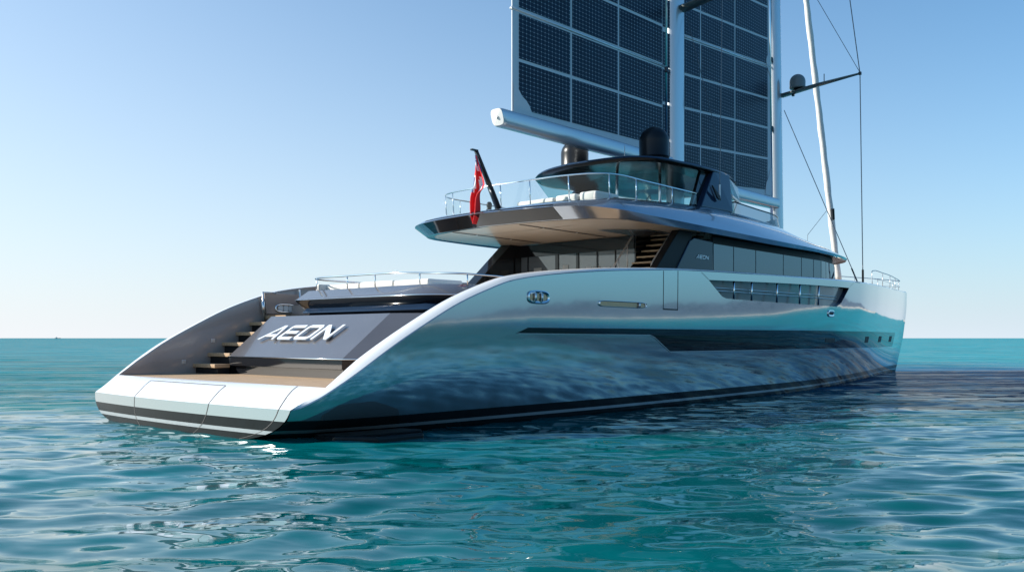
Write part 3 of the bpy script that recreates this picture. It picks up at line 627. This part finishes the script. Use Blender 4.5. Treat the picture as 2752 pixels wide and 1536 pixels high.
# ------------------------------------------------------------------ lettering
def stroke_letters(origin, ux, uy, un, h, gap, shear, depth, k=.17, widths=None):
    """AEON in wide square italics, cut from flat plate; returns one mesh per letter"""
    def A(w): return [[(0, 0), (w*.62, 1), (w*.80, 1), (w, 0), (w-.18, 0), (w-.215, .2), (.36, .2), (.205, 0)], [(.49, .36), (w-.245, .36), (w*.70, .84)]]
    def E(w): return [[(.12, 0), (0, .12), (0, .88), (.12, 1), (w, 1), (w, 1-k), (.18, 1-k), (.18, .5+k/2), (w*.94, .5+k/2), (w*.94, .5-k/2), (.18, .5-k/2), (.18, k), (w, k), (w, 0)]]
    def O(w): return [[(.14, 0), (0, .14), (0, .86), (.14, 1), (w-.14, 1), (w, .86), (w, .14), (w-.14, 0)], [(.24, k), (w-.24, k), (w-.18, k+.06), (w-.18, 1-k-.06), (w-.24, 1-k), (.24, 1-k), (.18, 1-k-.06), (.18, k+.06)]]
    def Nn(w): return [[(0, 0), (0, 1), (.22, 1), (w-.18, .3), (w-.18, 1), (w, 1), (w, 0), (w-.22, 0), (.18, .7), (.18, 0)]]
    x = 0; out = []
    for ch, w in zip((A, E, O, Nn), widths or (1.5, 1.3, 1.35, 1.4)):
        sp = ch(w); cu = bpy.data.curves.new('tmp', 'CURVE'); cu.dimensions = '2D'; cu.fill_mode = 'BOTH'; cu.extrude = depth/2/h
        for pl_ in sp:
            s = cu.splines.new('POLY'); s.points.add(len(pl_)-1); s.use_cyclic_u = True
            for p, q in zip(s.points, pl_): p.co = (q[0]+x+shear*q[1], q[1], 0, 1)
        ob = bpy.data.objects.new('tmp', cu); COL.objects.link(ob); dg = bpy.context.evaluated_depsgraph_get()
        me = bpy.data.meshes.new_from_object(ob.evaluated_get(dg)); COL.objects.unlink(ob); bpy.data.objects.remove(ob)
        vs = [Vector(origin)+Vector(ux)*v.co.x*h+Vector(uy)*v.co.y*h+Vector(un)*v.co.z*h for v in me.vertices]
        mb = MB(); mb.add(vs, [tuple(p.vertices) for p in me.polygons]); out.append(mb); x += w+gap
    return out
uy = Vector(V(3.98-2.55, 0, 2.62-1.5)).normalized(); ux = Vector(V(0, 1, 0)); un = ux.cross(uy).normalized()
if un.x > 0: un = -un
o0 = Vector(V(3.07, -2.72, 1.92+.005))+un*.05
for mb in stroke_letters(o0, ux, uy, un, .60, .18, .30, .03, widths=(1.28, 1.08, 1.16, 1.16)): part(mb, 'letter', 'mirror', g_up)
for mb in stroke_letters(V(15.1, 3.875, 4.60), V(1, 0, 0), (0, 0, 1), V(0, 1, 0), .12, .3, .2, .012, k=.2): part(mb, 'letter', 'mirror', panel)

# ------------------------------------------------------------------ stairs to the upper deck
for i in range(11):
    z = 3.2+.215*i; s = 12.7+.285*i
    if z > 5.5: break
    mb = MB(); mb.box(V(s, 2.45, z), (.30, 1.05, .055)); part(mb, 'stair_tread', 'treadwood', yacht, bevel=.01)
mb = MB()
for t in (2.0, 2.9): mb.prism([V(12.6, t-.02, 3.05), V(15.3, t-.02, 5.1), V(15.3, t-.02, 5.25), V(12.6, t-.02, 3.2)], V(0, .04, 0))
part(mb, 'stair_stringer', 'black', yacht)
rail('stair_handrail', [(13.05, 3.0, 3.2), (13.75, 3.0, 4.15), (13.82, 3.0, 4.4), (14.98, 3.0, 5.5)], [((14.3, 3.0, 4.35), (14.3, 3.0, 4.86)), ((14.85, 3.0, 4.8), (14.85, 3.0, 5.38))], sm=0, r=.03, m='paintedshine')
rail('stair_handrail', [(12.9, 1.9, 3.2), (13.15, 1.9, 4.1), (13.25, 1.9, 4.3), (14.45, 1.9, 5.5)], [((13.55, 1.9, 3.9), (13.55, 1.9, 4.62)), ((14.05, 1.9, 4.3), (14.05, 1.9, 5.1))], sm=0, r=.03, m='paintedshine')

# ------------------------------------------------------------------ upper deck moulding
RR_ = [
 [(9.28, 0, 5.42), (9.6, 2.4, 5.42), (9.95, 3.4, 5.42), (10.6, 3.95, 5.42), (11.8, 4.15, 5.41), (16, 4.3, 5.39), (20, 4.28, 5.37), (24.3, 4.1, 5.42), (28.5, 3.5, 5.42), (29.8, 2.9, 5.42), (30.7, 1.9, 5.42), (31.1, 0, 5.42)],
 [(8.65, 0, 5.72), (9.05, 2.4, 5.73), (9.5, 3.5, 5.72), (10.2, 4.1, 5.66), (11.8, 4.33, 5.6), (16, 4.38, 5.55), (20, 4.36, 5.52), (24.3, 4.15, 5.52), (28.5, 3.55, 5.50), (29.85, 2.95, 5.49), (30.75, 1.95, 5.49), (31.15, 0, 5.49)],
 [(8.75, 0, 5.80), (9.15, 2.35, 5.82), (9.65, 3.35, 5.86), (10.4, 3.88, 5.93), (12, 4.08, 5.96), (16, 4.12, 5.98), (20, 4.02, 5.95), (24.3, 3.72, 5.85), (28.2, 3.2, 5.70), (29.4, 2.6, 5.66), (30.2, 1.7, 5.65), (30.6, 0, 5.65)],
 [(9.5, 0, 5.95), (9.6, 2.3, 5.97), (10.1, 3.1, 6.02), (10.8, 3.42, 6.12), (12.2, 3.55, 6.2), (16, 3.55, 6.4), (20, 3.3, 6.46), (24.3, 2.9, 6.28), (27.5, 2.35, 6.0), (28.5, 1.8, 5.95), (29.2, 1.1, 5.93), (29.5, 0, 5.93)],
 [(10.2, 0, 6.0), (10.3, 2.0, 6.02), (10.8, 2.8, 6.06), (11.5, 3.0, 6.14), (13, 3.05, 6.22), (16.3, 3.0, 6.52), (20, 2.65, 6.62), (24.5, 2.2, 6.66), (26, 1.7, 6.66), (26.6, 1.1, 6.66), (26.9, .55, 6.66), (27, 0, 6.66)],
 [(10.6, 0, 6.0), (10.8, .5, 6.03), (11.2, .7, 6.07), (12, .8, 6.14), (14, .8, 6.22), (17, .8, 6.52), (20.5, .7, 6.64), (24, .5, 6.68), (25, .4, 6.68), (25.6, .3, 6.68), (25.8, .15, 6.68), (25.9, 0, 6.68)]]
NS = 7
RS = [catmull(r, NS) for r in RR_]
def both(r): return [V(s, -t, z) for s, t, z in reversed(r[1:])]+[V(*p) for p in r]
mb = MB(); mb.grid([both(r) for r in RS])
mid = RS[-1]; mb.grid([both(mid), both([(s, 0, z) for s, t, z in mid])])
roof = part(mb, 'upper_deck', 'roof', yacht); sharp(roof, 42)
# dark glossy stern fascia between the silver corners, and the dark line under the side edge
ke = NS+3
mb = MB(); fr = [[tuple(np.array(RS[0][i])+(np.array(RS[1][i])-np.array(RS[0][i]))*k+np.array((-.012, 0, -.004))) for i in range(ke)] for k in (.03, .35, .65, .97)]
fr.append([tuple(np.array(RS[1][i])+(np.array(RS[2][i])-np.array(RS[1][i]))*.8+np.array((-.010, 0, .008))) for i in range(ke)])
mb.grid([[V(s, -t, z) for s, t, z in reversed(r[1:])]+[V(*p) for p in r] for r in fr]); o = part(mb, 'stern_fascia', 'black', roof); sharp(o, 50)
mb = MB(); inn = [(s+(.22 if s < 11 else 0)-(.3 if s > 28 else 0), max(t-.16, 0), 5.44) for s, t, z in RS[0]]
cut = [i for i, p in enumerate(inn) if p[0] <= 15.2]
mb.grid([both([RS[0][i] for i in range(len(inn))]), both([(s, t, 5.445) for s, t, z in inn])]); part(mb, 'edge_drip_trim', 'black', roof)
mb = MB(); A = [inn[i] for i in cut]+[(15.2, inn[cut[-1]][1], 5.44)]
mb.grid([both(A), both([(s, t*.5, 5.455) for s, t, z in A]), both([(s, 0, 5.455) for s, t, z in A])]); ceil_ = part(mb, 'deck_ceiling', 'beige', roof)
mb = MB(); B = [(15.2, inn[cut[-1]][1], 5.44)]+[inn[i] for i in range(cut[-1]+1, len(inn))]
mb.grid([both(B), both([(s, 0, 5.44) for s, t, z in B])]); part(mb, 'deck_underside', 'black', roof)
for t in (-2.0, .9):
    mb = MB(); mb.box(V(12.0, t, 5.437), (4.4, .05, .012)); sl_ = part(mb, 'ceiling_slot', 'seam', ceil_)
    for s in (10.9, 12.6):
        mb = MB(); mb.lathe(V(s, t, 5.428), [(0, 0), (.04, 0), (.04, .01)], 14); part(mb, 'spot_light_ring', 'steel', sl_)
pane('stair_hatch', [(12.4, 1.9, 5.425), (15.0, 1.9, 5.425), (15.2, 3.1, 5.425), (13.4, 3.1, 5.425)], 'hatchglass' if 'hatchglass' in M else 'roof', roof, .01)
# windscreen band round the front of the sun deck
ws0 = [(20.2, 2.66, 6.60), (22.5, 2.42, 6.66), (24.5, 2.2, 6.66), (25.7, 1.75, 6.66), (26.3, 1.1, 6.66), (26.6, 0, 6.66)]
w0 = catmull(ws0, 5); w1 = [(s-.1, t-.06, 7.12-.02*(s-20)/6) for s, t, z in w0]
mb = MB(); mb.grid([both(w0), both(w1)]); wsn = part(mb, 'wind_screen', 'screenglass' if 'screenglass' in M else 'railglass', yacht); wsn.data.shade_smooth()
mb = MB(); mb.tube(both(w1), .03, 8); part(mb, 'screen_top_rail', 'black', wsn, smooth=True)

# upper deck rail with clear panels
PT = [(14.5, -3.5, 6.82), (12, -3.52, 6.84), (10.95, -3.45, 6.85), (10.45, -3.0, 6.85), (10.22, -2, 6.85), (10.18, -.5, 6.85), (10.25, .9, 6.85), (10.4, 2.3, 6.85), (10.72, 3.1, 6.85), (11.2, 3.42, 6.85), (12.7, 3.5, 6.83), (15.75, 3.5, 6.82)]
PB = [(s+(.05 if s < 10.8 else 0), t, z) for (s, t, _), z in zip(PT, (6.33, 6.2, 6.1, 6.02, 6.0, 6.0, 6.0, 6.03, 6.08, 6.13, 6.22, 6.4))]
ct, cb = catmull(PT, 6), catmull(PB, 6)
ix = [14, 22, 28, 34, 41, 48, 56, 61, 64]
ur = rail('upper_deck_rail', PT, [(cb[i], ct[i]) for i in (8, 17, 21, 26, 31, 36, 42, 52, 58, 63)])
pk = (8, 17, 21, 26, 31, 36, 42, 52, 58, 63, 66)
for a, b in zip(pk[:-1], pk[1:]):
    mb = MB(); mb.grid([[V(p[0], p[1], p[2]+.05) for p in cb[a:b+1]], [V(p[0], p[1], p[2]-.05) for p in ct[a:b+1]]]); o = part(mb, 'glass_panel', 'railglass', ur); o.data.shade_smooth()

# flag staff
mb = MB(); d = Vector(V(8.82, 0, 7.66))-Vector(V(9.85, 0, 5.95))
for a, b, w in ((0, 1, .12),):
    mb.tube([Vector(V(9.85, 0, 5.95))+d*k for k in (0, .5, 1)], [.125, .10, .075], 10, flat=.6)
fs = part(mb, 'flag_staff', 'black', yacht, smooth=True)
mb = MB(); mb.box(V(8.75, 0, 7.66), (.26, .1, .05)); part(mb, 'staff_head', 'black', fs, bevel=.01)
mb = MB(); mb.lathe(V(10.3, -.85, 6.0), [(.10, 0), (.10, .12), (.07, .14), (.085, .2), (.09, .3), (.05, .36), (0, .37)], 18); part(mb, 'stern_light', 'black', yacht, smooth=True)

# ------------------------------------------------------------------ hardtop
HT = [(13.25, 0, 7.86), (13.3, 1.6, 7.84), (13.45, 2.6, 7.80), (13.95, 3.1, 7.78), (15.2, 3.25, 7.80), (17.7, 3.15, 7.88), (19.4, 2.8, 7.92), (20.6, 2.4, 7.86), (21.4, 1.7, 7.80), (21.7, 0, 7.80)]
HP = [(13.25, 0, 7.86), (13.5, 1.2, 7.83), (13.95, 2.0, 7.79), (14.7, 2.6, 7.78), (15.9, 3.0, 7.80), (17.7, 3.05, 7.88), (19.4, 2.8, 7.92), (20.6, 2.4, 7.86), (21.4, 1.7, 7.80), (21.7, 0, 7.80)]   # rounder port corner
h0 = catmull(HT, 5); hp0 = catmull(HP, 5)
def hrow(i, dz):
    f = lambda P: [(s+(i if s < 15 else -i*(s-15)/6), max(t-i*.9, 0) if t > 0 else 0, z+dz) for s, t, z in P]
    return [V(s, -t, z) for s, t, z in reversed(f(hp0)[1:])]+[V(*p) for p in f(h0)]
mb = MB(); mb.grid([hrow(0, 0), hrow(.03, .06), hrow(.16, .10), hrow(.6, .14), hrow(1.6, .17)]); mb.grid([hrow(1.6, .17), both([(max(min(s, 19.5), 15.5), 0, 8.01) for s, t, z in h0])])
ht = part(mb, 'hardtop', 'navy', yacht); sharp(ht, 45)
mb = MB(); mb.grid([hrow(0, -.004), hrow(.05, -.05), hrow(.3, -.06), hrow(1.2, -.03)]); mb.grid([hrow(1.2, -.03), both([(max(min(s, 19.5), 15.5), 0, 7.82) for s, t, z in h0])])
o = part(mb, 'hardtop_underside', 'bronzeblack', ht); sharp(o, 45)
for side in (1, -1):
    f = [V(16.2, side*3.42, 6.45), V(18.55, side*3.36, 6.5), V(18.8, side*3.15, 7.3), V(18.95, side*3.0, 7.9), V(17.65, side*3.1, 7.95)]
    mb = MB(); mb.prism(f, V(0, -side*.22, 0)); part(mb, 'hardtop_fin', 'navy', ht, bevel=.04, bseg=3)
    mb = MB(); mb.prism([V(15.95, side*3.2, 6.42), V(16.4, side*3.2, 6.42), V(17.75, side*2.95, 7.86), V(17.0, side*2.95, 7.8)], V(0, -side*.12, 0)); part(mb, 'fin_inner_face', 'black', ht) if side == 1 else None
    pane('bridge_side_window', [(18.9, side*3.1, 7.2), (20.9, side*2.35, 7.3), (20.9, side*2.3, 7.75), (19.0, side*2.95, 7.8)], 'bridgeglass', ht)
    mb = MB(); mb.tube([V(18.85, side*3.12, 7.15), V(21.2, side*2.2, 7.27), V(21.3, side*1.9, 7.75)], .06, 8); part(mb, 'window_frame', 'white', ht)
# slanting glass round the helm, port side and front
gl = [[(14.6, -2.5, 7.74), (16.2, -2.9, 7.76), (18.5, -2.9, 7.82), (20.5, -2.3, 7.78), (21.3, -1.4, 7.74), (21.5, 0, 7.74), (21.3, 1.4, 7.74), (20.8, 2.1, 7.78)],
      [(16.6, -2.6, 6.35), (17.6, -2.6, 6.5), (19.3, -2.5, 6.6), (21.0, -2.0, 6.66), (22.2, -1.2, 6.68), (22.4, 0, 6.68), (22.2, 1.2, 6.68), (21.5, 1.9, 6.66)]]
a, b = catmull(gl[0], 4), catmull(gl[1], 4)
mb = MB(); mb.grid([[V(*p) for p in a], [V(*p) for p in b]]); o = part(mb, 'helm_glass', 'bridgeglass', ht); o.data.shade_smooth()
for i in (8, 14, 20, 25):
    mb = MB(); mb.tube([V(*a[i]), V(*b[i])], .03, 8); part(mb, 'glass_post', 'black', ht, smooth=True)
mb = MB(); mb.tube([V(15.3, .6, 6.5), V(15.3, .6, 7.8)], .05, 10); part(mb, 'hardtop_post', 'steel', ht, smooth=True)
mb = MB(); mb.tube([V(16.5, 1.6, 6.5), V(16.5, 1.6, 7.8)], .05, 10); part(mb, 'hardtop_post', 'steel', ht, smooth=True)
mb = MB(); mb.box(V(20.2, .2, 6.85), (.8, 2.0, .45)); part(mb, 'helm_console', 'black', yacht, bevel=.12, bseg=3)

def radome(c, r, h, m='dome', name='satellite_dome', foot=True):
    pr = [(0, 0), (r*.96, 0), (r*1.02, .05), (r*1.0, .09), (r*.99, .1), (r, h-r)]+[(r*math.cos(q), h-r+r*math.sin(q)) for q in np.linspace(.15, math.pi/2, 9)]
    mb = MB(); mb.lathe(V(*c), pr, 32); o = part(mb, name, m, yacht); sharp(o, 40)
    if foot:
        mb = MB(); mb.lathe(V(c[0], c[1], c[2]-.14), [(r*.55, 0), (r*.5, .15)], 20); part(mb, 'dome_foot', 'black', o, smooth=True)
    return o
radome((15.2, 2.2, 8.06), .51, 1.08)
radome((15.0, -1.05, 8.08), .5, 1.05)
mb = MB(); mb.tube([V(14.9, 1.2, 8.0), V(14.9, 1.2, 8.6)], .012, 6); part(mb, 'whip_antenna', 'steel', yacht)

# ------------------------------------------------------------------ masts, booms, solar sails
def mast(s0, s1, z0, z1, c0, name='mast'):
    n = 28; rows = []
    for z in (z0, z1):
        k = (z-z0)/(z1-z0); s = s0+(s1-s0)*k
        rows.append([V(s+c0*.5*math.cos(q), c0*.30*math.sin(q)*(1 if abs(math.cos(q)) < .98 else 1), z) for q in (2*math.pi*i/n for i in range(n))])
    mb = MB(); mb.grid(rows, closed=True); o = part(mb, name, 'mast', yacht); o.data.shade_smooth(); return o
m1 = mast(20.12, 20.12, 6.4, 27, .98); m2 = mast(29.22, 28.55, 5.9, 29, .78)
def track(s0, s1, z0, z1, m):
    mb = MB(); mb.tube([V(s0, .0, z0), V(s1, 0, z1)], .075, 12); o = part(mb, 'luff_track', 'chrome', m, smooth=True); return o
track(19.40, 19.40, 8.9, 26, m1); track(28.60, 27.98, 6.6, 28, m2)
for s, z, m in ((19.40, 12.45, m1), (28.45, 14.95, m2), (28.52, 11.75, m2), (28.6, 7.4, m2)):
    mb = MB(); mb.lathe(V(s, 0, z-.12), [(.08, 0), (.12, .03), (.12, .2), (.08, .24)], 14); mb.box(V(s+.14, 0, z), (.3, .12, .12)); part(mb, 'batten_car', 'black', m)
def boom(s0, s1, zc, hh, hw):
    n = 28; rows = []
    prof = lambda q: (hw*math.copysign(abs(math.cos(q))**.5, math.cos(q)), hh*math.copysign(abs(math.sin(q))**.6, math.sin(q)))
    for s, k in ((s0-.14, .90), (s0-.06, .985), (s0, 1), ((s0+s1)/2, 1.03), (s1, .9)):
        rows.append([V(s+(-.28*prof(q)[1] if s < s0+.1 else 0), k*prof(q)[0], zc+k*prof(q)[1]) for q in (2*math.pi*i/n for i in range(n))])
    mb = MB(); mb.grid(rows, closed=True); o = part(mb, 'boom', 'mast', yacht); sharp(o, 50)
    mb = MB(); r0 = rows[0]; c = Vector(V(s0-.17, 0, zc)); mb.add([Vector(p)+Vector((-.003, 0, 0)) for p in r0]+[c], [(i, (i+1) % n, n) for i in range(n)]); e = part(mb, 'boom_end_cap', 'white', o)
    mb = MB(); mb.tube([V(s0-.2, 0, zc), V(s0-.15, 0, zc)], .05, 12); part(mb, 'end_fitting', 'steel', e); return o
boom(9.9, 19.6, 8.84, .27, .27); boom(20.95, 28.9, 8.30, .27, .27)
def sail(cols, zf, rows_, aft, fore, foot, battens, t0=0):
    """white cloth sheet with framed solar panels on its starboard and port faces"""
    top = 26
    sh = MB(); sh.prism([V(aft, 0, foot(aft)), V(fore, 0, foot(fore)), V(fore, 0, top), V(aft, 0, top)], V(0, .03, 0)); so = part(sh, 'solar_sail', 'sailcloth', yacht)
    g = .055
    for a, b in zip(cols[:-1], cols[1:]):
        for i in range(len(rows_)-1):
            z0, z1 = rows_[i], rows_[i+1]
            if z0 > 20: break
            g0 = .10 if i in battens else g; g1 = .10 if i+1 in battens else g
            P = [(a+g, z0+zf*(a-aft)+g0), (b-g, z0+zf*(b-aft)+g0), (b-g, z1+zf*(b-aft)-g1), (a+g, z1+zf*(a-aft)-g1)]
            for side in (1,):
                mb = MB(); mb.prism([V(s, .031, z) for s, z in P], V(0, side*.012, 0)); part(mb, 'solar_panel', 'solar', so)
    for i in battens:
        z = rows_[i]
        mb = MB(); mb.tube([V(aft-.02, .0, z), V(fore+.02, .0, z+zf*(fore-aft))], .07, 8, flat=.8); part(mb, 'batten', 'mast', so, smooth=True)
    return so
M['sailcloth'] = mat('pale_grey_sail_cloth', (.60, .63, .66), .6, 0, noise=.05, nscale=4)
s1 = sail([10.68, 13.41, 16.19, 19.16], .018, [9.22, 10.82, 12.40, 13.95, 15.55, 17.1, 18.7, 20.2], 10.42, 19.36, lambda s: 9.0, (2, 4, 6))
s2 = sail([19.1, 22.02, 24.95, 28.12], .066, [8.30, 9.80, 11.22, 12.58, 14.08, 15.33, 16.8, 18.2, 19.6], 20.55, 28.5, lambda s: 8.5, (4, 7))
# rounded white corner patches
def corner(so, s, z, ds, dz):
    P = [(0, 0), (ds*1.0, 0), (ds*.96, dz*.18), (ds*.8, dz*.42), (ds*.62, dz*.56), (ds*.42, dz*.66), (ds*.25, dz*.84), (ds*.08, dz*1.0), (0, dz)]
    mb = MB(); mb.prism([V(s+a, .046, z+b) for a, b in P], V(0, .012, 0)); part(mb, 'corner_patch', 'sailcloth', so)
corner(s1, 10.46, 9.05, .95, 1.0); corner(s2, 28.42, 8.6, -.6, 1.3); corner(s2, 28.42, 14.8, -.5, -.75); corner(s2, 28.42, 14.8, -.5, .55)
def spreader(m, s, z0, z1, tip, chord):
    for side in (1, -1):
        mb = MB(); mb.tube([V(s, side*.15, z0), V(s+.02, side*tip*.5, (z0+z1)/2+.02), V(s+.05, side*tip, z1)], [chord, chord*.85, chord*.42], 12, flat=.42); o = part(mb, 'spreader', 'spar', m, smooth=True)
        mb = MB(); mb.box(V(s+.05, side*tip, z1), (.12, .12, .14)); part(mb, 'spreader_tip', 'black', o, bevel=.02)
spreader(m2, 29.3, 13.42, 13.76, 3.81, .22); spreader(m1, 20.2, 14.98, 15.35, 3.6, .30)
radome((29.3, .93, 13.62), .36, .66, 'greydome', 'radar_dome')
mb = MB(); mb.tube([V(29.3, .72, 13.44), V(29.3, .72, 13.3)], .07, 10); part(mb, 'spreader_light', 'black', m2); mb = MB(); mb.tube([V(29.3, 2.2, 13.65), V(29.3, 2.2, 14.05)], .02, 8); part(mb, 'wind_vane_mount', 'black', m2)
# rigging
def wire(name, pts, r=.014, m='wire', par=yacht): mb = MB(); mb.tube([V(*p) for p in pts], r, 6); return part(mb, name, m, par)
for side in (1, -1):
    w = wire('shroud', [(29.57, side*3.86, 4.4), (29.35, side*3.81, 13.76), (28.9, side*2.6, 24)], .022)
    mb = MB(); mb.tube([V(29.57, side*3.86, 4.35), V(29.55, side*3.86, 5.05)], .05, 8); part(mb, 'turnbuckle', 'black', w)
    wire('shroud', [(29.35, side*3.81, 13.8), (28.7, side*.2, 21.0)], .014)
    w = wire('shroud', [(29.03, side*3.86, 4.4), (29.25, side*.3, 12.7)], .018)
    mb = MB(); mb.tube([V(29.05, side*3.8, 4.5), V(29.06, side*3.55, 5.1)], .035, 8); part(mb, 'turnbuckle', 'black', w)
w = wire('shroud', [(17.5, 3.40, 6.85), (17.65, 3.42, 13.9), (17.7, 3.4, 22)], .013)
mb = MB(); mb.tube([V(17.5, 3.40, 6.8), V(17.5, 3.40, 7.35)], .035, 8); part(mb, 'turnbuckle', 'white', w)
mb = MB(); mb.prism([V(16.95, 3.38, 7.25), V(17.45, 3.39, 6.95), V(17.5, 3.39, 6.8), V(17.3, 3.39, 6.85)], V(0, .06, 0)); part(mb, 'chain_plate_slot', 'seam', yacht)
wire('running_backstay', [(20.4, .35, 14.75), (18.6, 3.0, 8.15)], .012)
wire('inner_stay', [(32.55, 0, 6.1), (32.55, 0, 7.16), (34.9, 0, 8.62)], .012)
mb = MB(); pts = []; rr = []
for i in range(60):
    k = i/59; z = 5.0+k*20; s = 36.45-(z-5.0)*.294; pts.append(V(s, .008*math.sin(i*1.3), z)); rr.append(.165+.008*math.sin(i*.9)+.006*math.sin(i*2.3)-.03*k)
mb.tube(pts, rr, 12); fs_ = part(mb, 'furled_headsail', 'sailwhite', yacht, smooth=True)
mb = MB(); mb.tube([V(35.42, .12, 8.2), V(35.28, .14, 8.75)], [.1, .11], 10); part(mb, 'sail_tie', 'black', fs_)
# bow rail
M['railsteel'] = mat('grey_rail_steel', (.45, .47, .5), .35, .9)
BR = [(36.6, 1.72, 4.75), (36.7, 1.66, 5.45), (36.95, 1.62, 5.53), (39.0, 1.42, 5.53), (41.3, 1.02, 5.53), (43.6, .52, 5.52), (45.2, .18, 5.5), (45.9, 0, 5.48)]
for side in (1, -1):
    bp = [(s, side*t, z) for s, t, z in BR]
    rail('bow_rail', bp, [((s, side*t, 4.7), (s, side*t, 5.5)) for s, t in ((39.0, 1.40), (41.3, 1.0), (43.6, .5), (45.2, .17))], mid=[[(s, side*t*.99, 5.12) for s, t, z in BR[1:]]], sm=4, r=.022, pr=.017, m='railsteel')

# ------------------------------------------------------------------ loose things on the yacht
def cushion(name, c, d, label, cat, group, tilt=0):
    mb = MB(); mb.box(V(*c), d); o = at_boat(name, mb, 'cushion', (c[0], c[1], c[2]-d[2]/2), bevel=min(d)*.32, bseg=4); o.data.shade_smooth()
    return tag(o, label, cat, group)
cushion('sun_cushion', (6.3, -2.4, 3.50), (1.3, 1.55, .17), 'cream sun cushion at the far end of the lower stern deck, by the armrest', 'cushion', 'cream cushions on the lower stern deck')
cushion('sun_cushion', (6.3, -.85, 3.51), (1.3, 1.45, .18), 'cream sun cushion in the middle of the lower stern deck behind the rail', 'cushion', 'cream cushions on the lower stern deck')
cushion('sun_cushion', (6.3, .62, 3.50), (1.3, 1.4, .17), 'cream sun cushion at the near end of the lower stern deck', 'cushion', 'cream cushions on the lower stern deck')
cushion('bolster_cushion', (5.75, -3.22, 3.5), (.75, .14, .2), 'narrow cream bolster cushion at the outer end of the lower stern deck', 'cushion', 'cream cushions on the lower stern deck')
cushion('sofa_cushion', (10.95, .85, 6.17), (.8, 1.5, .24), 'long cream sofa cushion on the upper deck nearest the flag', 'cushion', 'cream cushions on the upper deck')
cushion('sofa_cushion', (11.0, 2.02, 6.20), (.8, .78, .26), 'short cream sofa cushion in the middle on the upper deck', 'cushion', 'cream cushions on the upper deck')
cushion('sofa_cushion', (11.3, 2.78, 6.22), (1.2, .64, .28), 'cream sofa cushion at the rounded corner of the upper deck rail', 'cushion', 'cream cushions on the upper deck')

# red ensign hanging limp from the staff
def flag():
    L = [(0, 7.52), (-.06, 7.15), (-.11, 6.65), (-.17, 6.26), (-.13, 5.74), (-.08, 5.45)]; Rr = [(.06, 7.48), (.28, 7.0), (.45, 6.52), (.20, 6.30), (.13, 5.72), (.02, 5.43)]
    l, r = catmull(L, 9), catmull(Rr, 9); nu = 22; mb = MB(); rows = []
    for i, (a, b) in enumerate(zip(l, r)):
        row = []
        for j in range(nu+1):
            u = j/nu; t = a[0]+(b[0]-a[0])*u; z = a[1]+(b[1]-a[1])*u
            s = 8.80+.07*math.sin(u*9.5+i*.12)*min(1, i/8)+.03*math.sin(u*17+i*.3)-.02*u
            row.append(V(s, t, z))
        rows.append(row)
    n = len(rows); vs = [p for r_ in rows for p in r_]; mb.v = [tuple(v) for v in vs]
    for i in range(n-1):
        for j in range(nu):
            v, u = i/(n-1), j/nu; m = 0
            if v < .52 and u < .85-.2*v:
                uu = u/(.85-.2*v); vv = (v-.03)/.49; m = 1
                if abs(vv-.45) < .06 or abs(uu-.5) < .08: m = 0
                elif abs(vv-.45) < .10 or abs(uu-.5) < .15: m = 2
                elif abs((vv-.45)-(uu-.5)*.9) < .06 or abs((vv-.45)+(uu-.5)*.9) < .06: m = 2
            mb.f.append((i*(nu+1)+j, i*(nu+1)+j+1, (i+1)*(nu+1)+j+1, (i+1)*(nu+1)+j)); mb.m.append(m)
    o = at_boat('ensign_flag', mb, ['red', 'flagblue', 'flagwhite'], (8.8, 0, 7.5)); o.data.shade_smooth()
    md = o.modifiers.new('thickness', 'SOLIDIFY'); md.thickness = .006
    tag(o, 'red ensign flag hanging limp from the black staff on the upper deck', 'flag')
flag()

# tiny ship far off on the horizon
mb = MB(); X, Y = -1222*2.0, 2390*2.0
mb.prism([(-14, 0, -1), (13, 0, -1), (16, 0, 3), (-15, 0, 2.4)], (0, 6, 0)); shp = bpy.data.objects.new('distant_ship', None); COL.objects.link(shp); shp.location = (X, Y, 0)
part(mb, 'hull', 'spar', shp); mb = MB(); mb.box((-6, 3, 4.4), (8, 5, 4)); mb.box((-6, 3, 8), (1, 1, 4)); part(mb, 'deck_house', 'mast', shp)
tag(shp, 'tiny grey ship far away on the horizon', 'ship')
